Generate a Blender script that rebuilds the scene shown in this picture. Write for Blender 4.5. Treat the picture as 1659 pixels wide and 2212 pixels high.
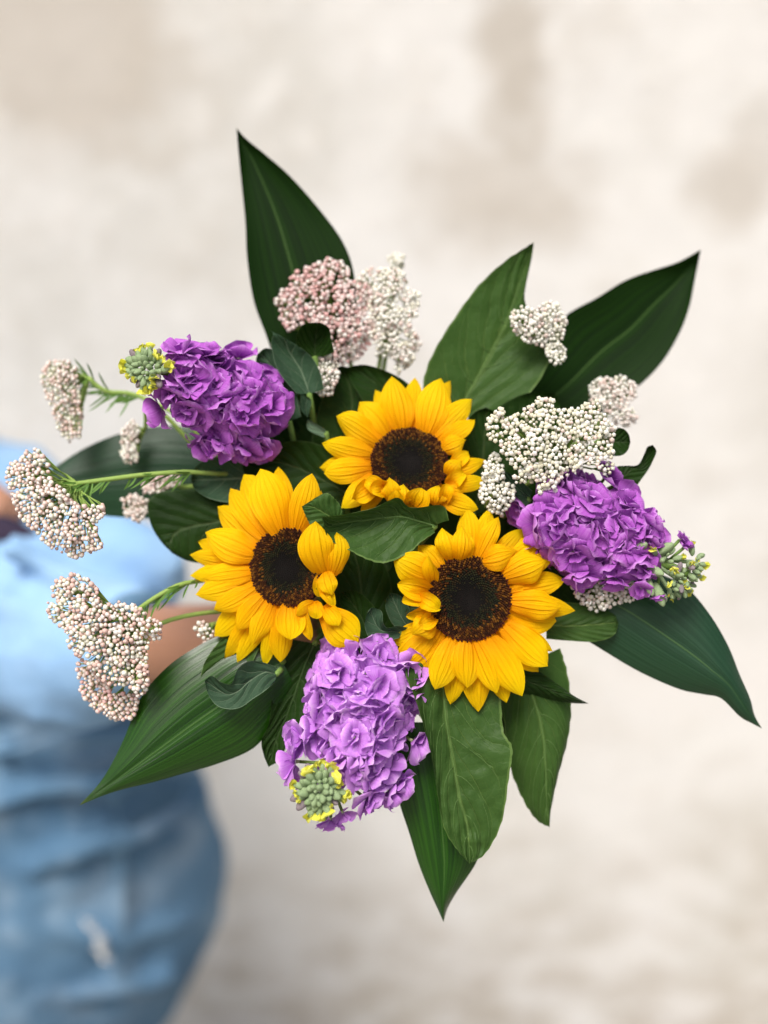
import bpy, math, random
from mathutils import Vector, Matrix, Quaternion, noise
random.seed(7)
for o in list(bpy.data.objects): bpy.data.objects.remove(o)
SC = bpy.context.scene
COL = SC.collection
R = math.radians

# ------------------------------------------------------------------ camera, light, exposure
PITCH = R(20)
CAMLOC = Vector((0, 0, 1.75))
RT = Vector((1, 0, 0)); UP = Vector((0, math.sin(PITCH), math.cos(PITCH))); FW = Vector((0, math.cos(PITCH), -math.sin(PITCH)))
cd = bpy.data.cameras.new('camera'); cam = bpy.data.objects.new('camera', cd); COL.objects.link(cam)
cam.location = CAMLOC; cam.rotation_euler = (R(90) - PITCH, 0, 0)
cd.sensor_fit = 'HORIZONTAL'; cd.sensor_width = 24; cd.lens = 36.0
cd.clip_start = 0.02; cd.clip_end = 200
cd.dof.use_dof = True; cd.dof.focus_distance = 0.742; cd.dof.aperture_fstop = 1.4
SC.camera = cam
W = bpy.data.worlds.new('World'); SC.world = W; W.use_nodes = True
nt = W.node_tree; bg = nt.nodes['Background']
sky = nt.nodes.new('ShaderNodeTexSky'); sky.sky_type = 'NISHITA'; sky.sun_disc = False
SUN_EL, SUN_AZ = R(60), R(205)      # azimuth: where the sun stands, from +Y clockwise
sky.sun_elevation = SUN_EL; sky.sun_rotation = SUN_AZ
sky.air_density = 1.0; sky.dust_density = 6.0; sky.ozone_density = 0.3
nt.links.new(sky.outputs[0], bg.inputs[0]); bg.inputs[1].default_value = 0.06
sd = bpy.data.lights.new('sun', 'SUN'); sd.energy = 1.5; sd.angle = R(26); sd.color = (1, 0.975, 0.94)
so = bpy.data.objects.new('sun', sd); COL.objects.link(so)
sdir = Vector((math.sin(SUN_AZ) * math.cos(SUN_EL), math.cos(SUN_AZ) * math.cos(SUN_EL), math.sin(SUN_EL)))
so.rotation_euler = sdir.to_track_quat('Z', 'Y').to_euler(); so.location = (0, -1, 4)
SC.view_settings.view_transform = 'Standard'; SC.view_settings.look = 'None'
SC.view_settings.exposure = 1.15; SC.view_settings.gamma = 1
SC.render.engine = 'CYCLES'; SC.cycles.max_bounces = 8; SC.cycles.transparent_max_bounces = 8

# ------------------------------------------------------------------ coordinates
# the bouquet is laid out on its own scale: 1 unit = 0.3014 mm; u to the right, v down, w towards the viewer
S = 0.5 / 1659
def P(u, v, w=0.0):
    d = 0.75 - w * S
    k = S * d / 0.75
    return CAMLOC + RT * ((u - 829.5) * k) + UP * ((1106 - v) * k) + FW * d
def Q(u, v, y):                       # point seen there on the upright plane at distance y
    r = RT * ((u - 829.5) * S) + UP * ((1106 - v) * S) + FW * 0.75
    return CAMLOC + r * (y / r.y)

# ------------------------------------------------------------------ materials
MAT = {}
class NB:
    def __init__(s, name):
        s.m = bpy.data.materials.new(name); s.m.use_nodes = True; s.t = s.m.node_tree
        s.b = s.t.nodes['Principled BSDF']; s.o = s.t.nodes['Material Output']; MAT[name] = s.m
    def n(s, typ, **kw):
        x = s.t.nodes.new(typ)
        for k, v in kw.items():
            if k.startswith('i_'):
                key = k[2:]
                key = int(key) if key.isdigit() else key.replace('_', ' ')
                x.inputs[key].default_value = v
            else: setattr(x, k, v)
        return x
    def l(s, a, b): s.t.links.new(a, b)
    def math(s, op, a, b=None, c=None, clamp=False):
        x = s.t.nodes.new('ShaderNodeMath'); x.operation = op; x.use_clamp = clamp
        for i, q in enumerate((a, b, c)):
            if q is None: continue
            if isinstance(q, (int, float)): x.inputs[i].default_value = q
            else: s.l(q, x.inputs[i])
        return x.outputs[0]
    def mix(s, f, a, b, blend='MIX'):
        x = s.t.nodes.new('ShaderNodeMix'); x.data_type = 'RGBA'; x.blend_type = blend
        for i, q in ((0, f), (6, a), (7, b)):
            if isinstance(q, (int, float)): x.inputs[i].default_value = q
            elif isinstance(q, (tuple, list)): x.inputs[i].default_value = (*q, 1)
            else: s.l(q, x.inputs[i])
        return x.outputs[2]
    def ramp(s, f, stops):
        x = s.t.nodes.new('ShaderNodeValToRGB'); e = x.color_ramp.elements
        while len(e) < len(stops): e.new(0.5)
        for el, (p, c) in zip(e, stops): el.position = p; el.color = (*c, 1)
        s.l(f, x.inputs[0]); return x.outputs[0]
    def noise(s, vec, scale, detail=4, rough=.55):
        x = s.t.nodes.new('ShaderNodeTexNoise'); x.inputs['Scale'].default_value = scale
        x.inputs['Detail'].default_value = detail; x.inputs['Roughness'].default_value = rough
        if vec is not None: s.l(vec, x.inputs['Vector'])
        return x.outputs[0]
    def mapping(s, vec, sc):
        x = s.t.nodes.new('ShaderNodeMapping'); x.inputs['Scale'].default_value = sc; s.l(vec, x.inputs[0]); return x.outputs[0]
    def bump(s, h, strength=.3, dist=.001):
        x = s.t.nodes.new('ShaderNodeBump'); x.inputs['Strength'].default_value = strength
        x.inputs['Distance'].default_value = dist; s.l(h, x.inputs['Height']); s.l(x.outputs[0], s.b.inputs['Normal']); return x.outputs[0]
    def translucent(s, col, fac):
        tr = s.t.nodes.new('ShaderNodeBsdfTranslucent'); mx = s.t.nodes.new('ShaderNodeMixShader'); mx.inputs[0].default_value = fac
        if isinstance(col, tuple): tr.inputs[0].default_value = (*col, 1)
        else: s.l(col, tr.inputs[0])
        s.l(s.b.outputs[0], mx.inputs[1]); s.l(tr.outputs[0], mx.inputs[2]); s.l(mx.outputs[0], s.o.inputs[0])
    def set(s, col=None, rough=.5, spec=.5):
        if col is not None:
            if isinstance(col, tuple): s.b.inputs['Base Color'].default_value = (*col, 1)
            else: s.l(col, s.b.inputs['Base Color'])
        s.b.inputs['Roughness'].default_value = rough; s.b.inputs['Specular IOR Level'].default_value = spec

def uvxy(b):
    uv = b.n('ShaderNodeUVMap'); sp = b.n('ShaderNodeSeparateXYZ'); b.l(uv.outputs[0], sp.inputs[0])
    return uv.outputs[0], sp.outputs[0], sp.outputs[1]

def mat_petal():
    b = NB('sunflower_petal'); uv, x, y = uvxy(b)
    oi = b.n('ShaderNodeObjectInfo')
    st = b.noise(b.mapping(uv, (38, 1.2, 1)), 1.0, 3)
    lines = b.math('SUBTRACT', 1, b.math('MULTIPLY', b.math('ABSOLUTE', b.math('SUBTRACT', b.math('FRACT', b.math('MULTIPLY', x, 7)), .5)), 2.0))
    lines = b.math('POWER', lines, 7)
    body = b.ramp(y, [(0, (.86, .27, .001)), (.25, (.93, .44, .001)), (.6, (.97, .64, .001)), (1, (.98, .76, .004))])
    c = b.mix(b.math('MULTIPLY', oi.outputs['Random'], .4), body, (.94, .42, .001))
    c = b.mix(b.math('MULTIPLY', b.ramp(st, [(.4, (0, 0, 0)), (.75, (1, 1, 1))]), .38), c, (.93, .45, .001))
    c = b.mix(b.math('MULTIPLY', lines, .16), c, (.70, .22, .001))
    cr = b.math('MINIMUM', b.math('ABSOLUTE', b.math('SUBTRACT', x, b.math('ADD', .33, b.math('MULTIPLY', oi.outputs['Random'], .06)))), b.math('ABSOLUTE', b.math('SUBTRACT', x, b.math('SUBTRACT', .68, b.math('MULTIPLY', oi.outputs['Random'], .05)))))
    cr = b.math('MULTIPLY', b.math('POWER', b.math('SUBTRACT', 1, b.math('DIVIDE', cr, .07), clamp=True), 1.5), b.ramp(y, [(.0, (1, 1, 1)), (.95, (.15, .15, .15))]))
    c = b.mix(b.math('MULTIPLY', cr, .24), c, (.84, .27, .001))
    b.set(c, .5, .10)
    h = b.math('SUBTRACT', b.math('MULTIPLY', st, 1.2), b.math('ADD', b.math('MULTIPLY', lines, .5), b.math('MULTIPLY', cr, 1.2)))
    b.bump(h, .8, .0008)
    b.translucent((1, .46, .001), .34)
mat_petal()

def mat_leaf(name, dark, light, vein, rough, nveins=7, slope=.35, trans=.2, wid=.05, back=None, bumpd=.001):
    b = NB(name); uv, x, y = uvxy(b)
    oi = b.n('ShaderNodeObjectInfo'); tc = b.n('ShaderNodeTexCoord')
    wob = b.math('MULTIPLY', b.math('SUBTRACT', b.noise(tc.outputs['Object'], 60, 2), .5), .09)
    ax = b.math('ABSOLUTE', b.math('SUBTRACT', b.math('MULTIPLY', x, 2), 1))
    q = b.math('MULTIPLY', b.math('ADD', b.math('SUBTRACT', y, b.math('MULTIPLY', b.math('POWER', ax, .8), slope)), wob), nveins)
    # left and right veins start at slightly different heights
    q = b.math('ADD', q, b.math('MULTIPLY', b.math('GREATER_THAN', x, .5), .35))
    dv = b.math('ABSOLUTE', b.math('SUBTRACT', b.math('FRACT', q), .5))
    v1 = b.math('SUBTRACT', 1, b.math('DIVIDE', dv, wid), clamp=True)
    v1 = b.math('MULTIPLY', v1, b.math('SUBTRACT', 1.05, ax, clamp=True))
    md = b.math('SUBTRACT', 1, b.math('DIVIDE', ax, .06), clamp=True)
    vor = b.n('ShaderNodeTexVoronoi', feature='DISTANCE_TO_EDGE'); vor.inputs['Scale'].default_value = 170
    b.l(tc.outputs['Object'], vor.inputs['Vector'])
    net = b.math('SUBTRACT', 1, b.math('MULTIPLY', vor.outputs[0], 14), clamp=True)
    vm = b.math('MAXIMUM', v1, md)
    base = b.mix(b.noise(tc.outputs['Object'], 45, 4), dark, light)
    base = b.mix(b.math('MULTIPLY', oi.outputs['Random'], .25), base, light)
    c = b.mix(b.math('MULTIPLY', net, .05), base, vein)
    c = b.mix(b.math('MULTIPLY', vm, .9), c, vein)
    edge = b.math('GREATER_THAN', ax, .965)
    c = b.mix(b.math('MULTIPLY', edge, .5), c, vein)
    if back:
        g = b.n('ShaderNodeNewGeometry'); c = b.mix(b.math('MULTIPLY', g.outputs['Backfacing'], .8), c, back)
    b.set(c, rough, .11)
    h = b.math('SUBTRACT', b.math('ADD', b.math('MULTIPLY', b.noise(tc.outputs['Object'], 220, 2), .5), b.math('MULTIPLY', dv, 1.6)), b.math('ADD', b.math('MULTIPLY', vm, .7), b.math('MULTIPLY', net, .10)))
    b.bump(h, .8, bumpd)
    b.translucent(b.mix(.5, c, (.08, .22, .01)), trans)
mat_leaf('sunflower_leaf', (.017, .048, .008), (.052, .108, .024), (.14, .22, .06), .45, trans=.10, nveins=6, slope=.5, wid=.035, back=(.13, .2, .075))
mat_leaf('shaded_leaf', (.005, .019, .002), (.015, .042, .005), (.05, .08, .03), .55, trans=.03, back=(.07, .12, .05))  # leaf copy with the bouquet's inner shade put into a darker colour
mat_leaf('grey_leaf', (.016, .045, .022), (.05, .095, .055), (.2, .28, .18), .6, nveins=5, trans=.12, back=(.12, .19, .12))

def mat_blade(name, c1, c2, rough, spec=.35, tr=.1):
    b = NB(name); uv, x, y = uvxy(b)
    st = b.noise(b.mapping(uv, (34, .8, 1)), 1.0, 3)
    fine = b.math('ABSOLUTE', b.math('SUBTRACT', b.math('FRACT', b.math('MULTIPLY', x, 22)), .5))
    tc = b.n('ShaderNodeTexCoord')
    c = b.mix(b.ramp(st, [(.35, (0, 0, 0)), (.65, (1, 1, 1))]), c1, c2)
    c = b.mix(b.math('MULTIPLY', b.math('LESS_THAN', b.math('ABSOLUTE', b.math('SUBTRACT', x, .5)), .008), .5), c, (.08, .16, .04))
    tipf = b.ramp(y, [(.93, (0, 0, 0)), (1, (1, 1, 1))])
    c = b.mix(b.math('MULTIPLY', tipf, .4), c, (.12, .12, .03))
    b.set(c, rough, spec)
    b.bump(b.math('ADD', b.math('MULTIPLY', st, 1.0), b.math('MULTIPLY', fine, .25)), .6, .0009)
    b.translucent((.03, .12, .002), tr)
mat_blade('blade_leaf', (.004, .026, .001), (.018, .078, .003), .30, .4, .10)
mat_blade('blade_leaf_shaded', (.002, .010, .001), (.006, .026, .001), .6, .10, .05)  # blade copy darkened: shade on the top leaves put into the colour
mat_blade('blade_leaf_teal', (.006, .030, .013), (.016, .052, .026), .42)

def mat_stock(name, deep, mid, pale):
    b = NB(name); uv, x, y = uvxy(b)
    oi = b.n('ShaderNodeObjectInfo'); tc = b.n('ShaderNodeTexCoord')
    vn = b.noise(b.mapping(uv, (22, 1.6, 1)), 1.0, 4)
    c = b.ramp(y, [(0, (.40, .36, .30)), (.10, deep), (.35, deep), (.6, mid), (.86, mid), (1, pale)])  # petal base tinted deep, putting crevice shade between florets into the colour
    c = b.mix(b.math('MULTIPLY', oi.outputs['Random'], .5), c, deep)
    c = b.mix(b.math('MULTIPLY', b.ramp(vn, [(.45, (0, 0, 0)), (.7, (1, 1, 1))]), .4), c, pale)
    b.set(c, .6, .12); b.b.inputs['Sheen Weight'].default_value = .1
    b.bump(vn, .5, .0006)
    b.translucent(c, .22)
mat_stock('stock_petal_lit', (.48, .15, .62), (.62, .26, .78), (.82, .54, .90))  # same purple lightened: brighter light on the bottom spike put into its colour
mat_stock('stock_petal_purple', (.31, .05, .40), (.47, .12, .57), (.68, .34, .78))
mat_stock('yellow_bud_petal', (.62, .62, .04), (.78, .78, .10), (.86, .86, .25))

def mat_simple(name, c1, c2, scale, rough=.6, spec=.3, bumpd=.0004, trans=0):
    b = NB(name); tc = b.n('ShaderNodeTexCoord'); oi = b.n('ShaderNodeObjectInfo')
    nz = b.noise(tc.outputs['Object'], scale, 4)
    c = b.mix(nz, c1, c2); c = b.mix(b.math('MULTIPLY', oi.outputs['Random'], .35), c, c2)
    b.set(c, rough, spec); b.bump(nz, .5, bumpd)
    if trans: b.translucent(c, trans)
    return b
mat_simple('stem_green', (.09, .17, .03), (.17, .28, .06), 300)
mat_simple('bright_stem', (.20, .33, .06), (.34, .48, .12), 300, trans=.15)
mat_simple('bud_green', (.13, .21, .09), (.34, .44, .24), 400, .7)
mat_simple('bud_dusky', (.16, .17, .13), (.26, .19, .24), 400, .7)
mat_simple('needle_green', (.05, .13, .02), (.13, .26, .04), 200, trans=.15)
mat_simple('leaf_vein', (.055, .115, .025), (.10, .18, .045), 300)
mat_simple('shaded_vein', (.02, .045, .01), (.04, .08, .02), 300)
mat_simple('stock_throat', (.35, .45, .16), (.55, .6, .35), 300)

def mat_ricebud(name, base, mid, top):
    b = NB(name); tc = b.n('ShaderNodeTexCoord'); oi = b.n('ShaderNodeObjectInfo')
    sp = b.n('ShaderNodeSeparateXYZ'); b.l(tc.outputs['Object'], sp.inputs[0])
    z = b.math('ADD', b.math('MULTIPLY', sp.outputs[2], .5), .5)
    c = b.ramp(z, [(0, base), (.22, base), (.45, mid), (.78, top)])
    c = b.mix(b.math('MULTIPLY', b.math('GREATER_THAN', oi.outputs['Random'], .72), .5), c, mid)
    b.set(c, .75, .15)
    b.translucent(c, .24)
mat_ricebud('rice_bud_white', (.42, .45, .24), (.82, .79, .62), (.94, .93, .86))
mat_ricebud('rice_bud_blush', (.40, .35, .20), (.78, .55, .48), (.93, .88, .82))
mat_ricebud('rice_bud_pink', (.38, .30, .17), (.80, .46, .44), (.92, .78, .74))

def mat_disc():
    b = NB('disc_seed'); at = b.n('ShaderNodeAttribute', attribute_name='col')
    tc = b.n('ShaderNodeTexCoord')
    b.set(at.outputs['Color'], .75, .2)
mat_disc()

def mat_wall():
    b = NB('plaster_wall'); tc = b.n('ShaderNodeTexCoord'); v = tc.outputs['Object']
    sp = b.n('ShaderNodeSeparateXYZ'); b.l(v, sp.inputs[0])
    n1 = b.noise(v, 1.7, 6, .6); n2 = b.noise(v, 6.5, 8, .72); n3 = b.noise(v, 17, 6, .7); n5 = b.noise(v, 3.2, 4, .6)
    c = b.mix(b.ramp(n1, [(.46, (0, 0, 0)), (.58, (1, 1, 1))]), (.78, .77, .74), (.67, .655, .61))
    c = b.mix(b.math('MULTIPLY', b.ramp(n2, [(.50, (0, 0, 0)), (.68, (1, 1, 1))]), .55), c, (.58, .54, .475))
    c = b.mix(b.math('MULTIPLY', b.ramp(n3, [(.5, (0, 0, 0)), (.68, (1, 1, 1))]), .55), c, (.84, .83, .80))
    def patch(c, u, vv, rx, rz, col, amt):
        p = Q(u, vv, 1.75)
        dx = b.math('DIVIDE', b.math('SUBTRACT', sp.outputs[0], p.x), rx); dz = b.math('DIVIDE', b.math('SUBTRACT', sp.outputs[2], p.z), rz)
        d = b.math('SQRT', b.math('ADD', b.math('MULTIPLY', dx, dx), b.math('MULTIPLY', dz, dz)))
        d = b.math('ADD', d, b.math('MULTIPLY', b.math('SUBTRACT', n5, .5), 3.6))
        return b.mix(b.math('MULTIPLY', b.ramp(d, [(.3, (1, 1, 1)), (1.25, (0, 0, 0))]), amt), c, col)
    c = patch(c, 260, 150, .22, .15, (.54, .49, .42), .75)
    c = patch(c, 1120, 150, .055, .13, (.47, .42, .35), .7)
    c = patch(c, 1080, 430, .17, .09, (.50, .45, .38), .6)
    c = patch(c, 1600, 420, .08, .10, (.50, .45, .38), .6)
    c = patch(c, 1450, 1430, .25, .14, (.80, .78, .75), .6)
    c = patch(c, 700, 1880, .3, .06, (.76, .74, .70), .5)
    # splashed and pitted render near the foot of the wall
    low = b.ramp(sp.outputs[2], [(.12, (1, 1, 1)), (.62, (0, 0, 0))])
    n4 = b.noise(b.mapping(v, (1, 1, 1.7)), 9, 5, .6)
    c = b.mix(b.math('MULTIPLY', b.math('MULTIPLY', b.ramp(n4, [(.42, (0, 0, 0)), (.6, (1, 1, 1))]), low), .55), c, (.42, .36, .28))
    c = b.mix(b.math('MULTIPLY', b.math('MULTIPLY', b.ramp(n3, [(.52, (0, 0, 0)), (.62, (1, 1, 1))]), low), .5), c, (.78, .77, .76))
    b.set(c, .9, .15)
    b.bump(b.math('ADD', n2, b.math('MULTIPLY', n3, .5)), .5, .01)
mat_wall()
def mat_cloth(name, c1, c2, sc, rough=.85, wear=None):
    b = NB(name); tc = b.n('ShaderNodeTexCoord'); v = tc.outputs['Object']
    n1 = b.noise(v, 9, 4); n2 = b.noise(b.mapping(v, (1, 1, 4)), sc, 3)
    c = b.mix(b.ramp(n1, [(.35, (0, 0, 0)), (.65, (1, 1, 1))]), c1, c2)
    if wear: c = b.mix(b.math('MULTIPLY', b.ramp(b.noise(v, 14, 5), [(.48, (0, 0, 0)), (.66, (1, 1, 1))]), .5), c, wear)
    b.set(c, rough, .2)
    b.bump(n2, .4, .004)
mat_cloth('light_denim', (.22, .39, .62), (.29, .47, .70), 14)
mat_cloth('blue_denim', (.07, .15, .25), (.12, .225, .34), 10, wear=(.30, .40, .50))
mat_cloth('navy_cloth', (.012, .014, .035), (.05, .035, .06), 60)
mat_cloth('frayed_cotton', (.6, .6, .6), (.75, .74, .7), 60)
mat_simple('paving', (.22, .20, .17), (.30, .28, .24), 6, .9, .2, .004)
b = mat_simple('skin', (.33, .165, .10), (.42, .22, .14), 25, .5, .35)
b.b.inputs['Subsurface Weight'].default_value = .1; b.b.inputs['Subsurface Radius'].default_value = (.01, .004, .002)
mat_simple('hair', (.03, .02, .012), (.07, .045, .03), 120, .5)
mat_simple('twine', (.30, .22, .12), (.42, .32, .2), 500, .8)

# ------------------------------------------------------------------ object helpers
def world_of(o):
    p = Vector((0, 0, 0))
    while o is not None: p += o.location; o = o.parent
    return p
def empty(name, label, cat, loc, group=None):
    o = bpy.data.objects.new(name, None); COL.objects.link(o); o.location = loc; o.empty_display_size = .02
    o['label'] = label; o['category'] = cat
    if group: o['group'] = group
    return o
def tag(o, label, cat, group=None):
    o['label'] = label; o['category'] = cat
    if group: o['group'] = group
    return o
def mesh_from(name, verts, faces, mat, uvs=None, smooth=True):
    me = bpy.data.meshes.new(name); me.from_pydata([tuple(v) for v in verts], [], faces)
    if smooth: me.polygons.foreach_set('use_smooth', [True] * len(me.polygons))
    if uvs:
        l = me.uv_layers.new(name='UVMap'); idx = [0] * len(me.loops); me.loops.foreach_get('vertex_index', idx)
        fl = []
        for i in idx: fl += uvs[i]
        l.data.foreach_set('uv', fl)
    if mat: me.materials.append(MAT[mat])
    me.update(); return me
def obj(name, verts, faces, mat, parent=None, uvs=None, smooth=True):
    c = Vector((0, 0, 0))
    for v in verts: c += v
    c /= len(verts)
    me = mesh_from(name, [v - c for v in verts], faces, mat, uvs, smooth)
    o = bpy.data.objects.new(name, me); COL.objects.link(o)
    if parent: o.parent = parent; o.location = c - world_of(parent)
    else: o.location = c
    return o
def inst(name, me, parent, loc, quat, scale):
    o = bpy.data.objects.new(name, me); COL.objects.link(o); o.parent = parent
    o.location = loc - world_of(parent); o.rotation_mode = 'QUATERNION'; o.rotation_quaternion = quat
    o.scale = scale if isinstance(scale, (tuple, Vector)) else (scale,) * 3
    return o
def catmull(pts, n):
    pts = [Vector(p) for p in pts]; out = []
    if len(pts) == 2: return [pts[0].lerp(pts[1], i / (n - 1)) for i in range(n)]
    m = len(pts) - 1
    for i in range(n):
        x = i / (n - 1) * m; k = min(int(x), m - 1); f = x - k
        p1, p2 = pts[k], pts[k + 1]
        p0 = pts[k - 1] if k else p1 * 2 - p2
        p3 = pts[k + 2] if k + 2 <= m else p2 * 2 - p1
        out.append(.5 * ((2 * p1) + (p2 - p0) * f + (2 * p0 - 5 * p1 + 4 * p2 - p3) * f * f + (3 * p1 - p0 - 3 * p2 + p3) * f ** 3))
    return out
def tube(verts, faces, pts, radii, seg=6, cap=True):
    n = len(pts); b0 = len(verts); prev = None
    for i, p in enumerate(pts):
        t = (pts[min(i + 1, n - 1)] - pts[max(i - 1, 0)]).normalized()
        if prev is None:
            a = Vector((0, 0, 1)) if abs(t.z) < .9 else Vector((1, 0, 0)); prev = t.cross(a).normalized()
        prev = (prev - t * prev.dot(t)).normalized(); q = t.cross(prev)
        r = radii[i] if isinstance(radii, (list, tuple)) else radii
        for k in range(seg):
            a = 2 * math.pi * k / seg; verts.append(p + prev * math.cos(a) * r + q * math.sin(a) * r)
    for i in range(n - 1):
        for k in range(seg):
            k2 = (k + 1) % seg
            faces.append((b0 + i * seg + k, b0 + i * seg + k2, b0 + (i + 1) * seg + k2, b0 + (i + 1) * seg + k))
    if cap:
        faces.append(tuple(b0 + k for k in reversed(range(seg)))); faces.append(tuple(b0 + (n - 1) * seg + k for k in range(seg)))
def grid_faces(nr, nc):
    return [(i * nc + j, i * nc + j + 1, (i + 1) * nc + j + 1, (i + 1) * nc + j) for i in range(nr - 1) for j in range(nc - 1)]

BIND = (735, 1345, -430)                 # where the hand holds the stems
def stem(parent, a, bend=None, r=.0028, mat='stem_green', name='stem'):
    b = Vector(BIND) + Vector((random.uniform(-22, 22), random.uniform(-22, 22), 0))
    a = Vector(a); mid = a.lerp(b, .5) + Vector((0, 0, -60)) if bend is None else Vector(bend)
    end = b + (b - a).normalized() * 90 + Vector((0, 40, -260))
    pts = [P(*q) for q in catmull([a, mid, b, end], 14)]
    v, f = [], []; tube(v, f, pts, r, 7)
    return obj(name, v, f, mat, parent)

# ------------------------------------------------------------------ setting
def box(name, lo, hi, mat):
    v = [Vector((x, y, z)) for x in (lo[0], hi[0]) for y in (lo[1], hi[1]) for z in (lo[2], hi[2])]
    f = [(0, 1, 3, 2), (4, 6, 7, 5), (0, 4, 5, 1), (2, 3, 7, 6), (0, 2, 6, 4), (1, 5, 7, 3)]
    me = mesh_from(name, v, f, mat, smooth=False); o = bpy.data.objects.new(name, me); COL.objects.link(o); return o
wall = box('wall', (-3.5, 1.75, -.02), (3.5, 2.0, 3.4), 'plaster_wall')
tag(wall, 'pale beige plastered wall with cloudy stains behind the bouquet', 'wall')
g = box('ground', (-30, -30, -.06), (30, 30, 0), 'paving'); g['kind'] = 'structure'

# ------------------------------------------------------------------ petals and leaves
def petal_prof(s, pk=.5, ex=2.1):
    if s < pk: return .40 + .60 * math.sin(math.pi * (s / pk) / 2)
    x = (s - pk) / (1 - pk)
    return max(0, 1 - x ** ex) ** .85
def ray_petal(parent, base, tip, width, arch=18, arc=-.9, roll=0., bend=0., mat='sunflower_petal', name='petal', nr=15, nc=13, prof=petal_prof, ruffle=1.0, tipcurl=0.):
    p0, p2 = Vector(base), Vector(tip); ax = p2 - p0; L = ax.length
    side0 = Vector((-ax.y, ax.x, 0)).normalized()
    p1 = (p0 + p2) / 2 + Vector((0, 0, arch)) + side0 * bend
    ph = random.uniform(0, 6.28); verts, uvs = [], []; pk, ex = random.uniform(.42, .62), random.uniform(1.75, 2.4); twist = random.uniform(-.25, .25) if arc < 1.3 else random.choice((-1, 1)) * random.uniform(.5, 1.1)
    kr = random.uniform(1.0, 2.4); kamp = random.uniform(.8, 3.0); ksh = random.uniform(-.15, .15); roll = roll + random.uniform(-.22, .22); ruffle = ruffle * random.uniform(.6, 1.8)
    for i in range(nr):
        s = i / (nr - 1); c = p0 * (1 - s) ** 2 + p1 * 2 * s * (1 - s) + p2 * s * s
        if tipcurl and s > .6: c = c + Vector((0, 0, tipcurl * ((s - .6) / .4) ** 2))
        T = ((p1 - p0) * (1 - s) + (p2 - p1) * s).normalized()
        N0 = Vector((0, 0, 1)); sd_ = T.cross(N0)
        if sd_.length < .15: sd_ = side0 * -1
        sd_.normalize(); n = sd_.cross(T).normalized()
        if n.z < 0: n = -n
        rr = roll + .15 * math.sin(s * 3 + ph) + twist * (s - .4)
        sd2 = sd_ * math.cos(rr) + n * math.sin(rr); n2 = n * math.cos(rr) - sd_ * math.sin(rr)
        w = width * .5 * (prof(s, pk, ex) if prof is petal_prof else prof(s))
        al = arc * (.75 + .4 * s)
        for j in range(nc):
            t = -1 + 2 * j / (nc - 1)
            if abs(al) > .05:
                th = t * al * .5 * 1.0; Rr = 2 * w / al
                x = Rr * math.sin(th); z = Rr * (1 - math.cos(th))
            else: x, z = w * t, 0
            keel = -kamp * (math.exp(-((t - .30 - ksh) / .13) ** 2) + math.exp(-((t + .34 - ksh) / .13) ** 2)) * math.sin(math.pi * min(1, s * 1.05)) 
            wave = ruffle * 2.2 * math.sin(s * 6.28 * kr + ph + (1.7 if t > 0 else 0)) * abs(t) ** 2
            q = c + sd2 * x + n2 * (z + keel + wave)
            verts.append(P(*q)); uvs.append((j / (nc - 1), s))
    return obj(name, verts, grid_faces(nr, nc), mat, parent, uvs)

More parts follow.
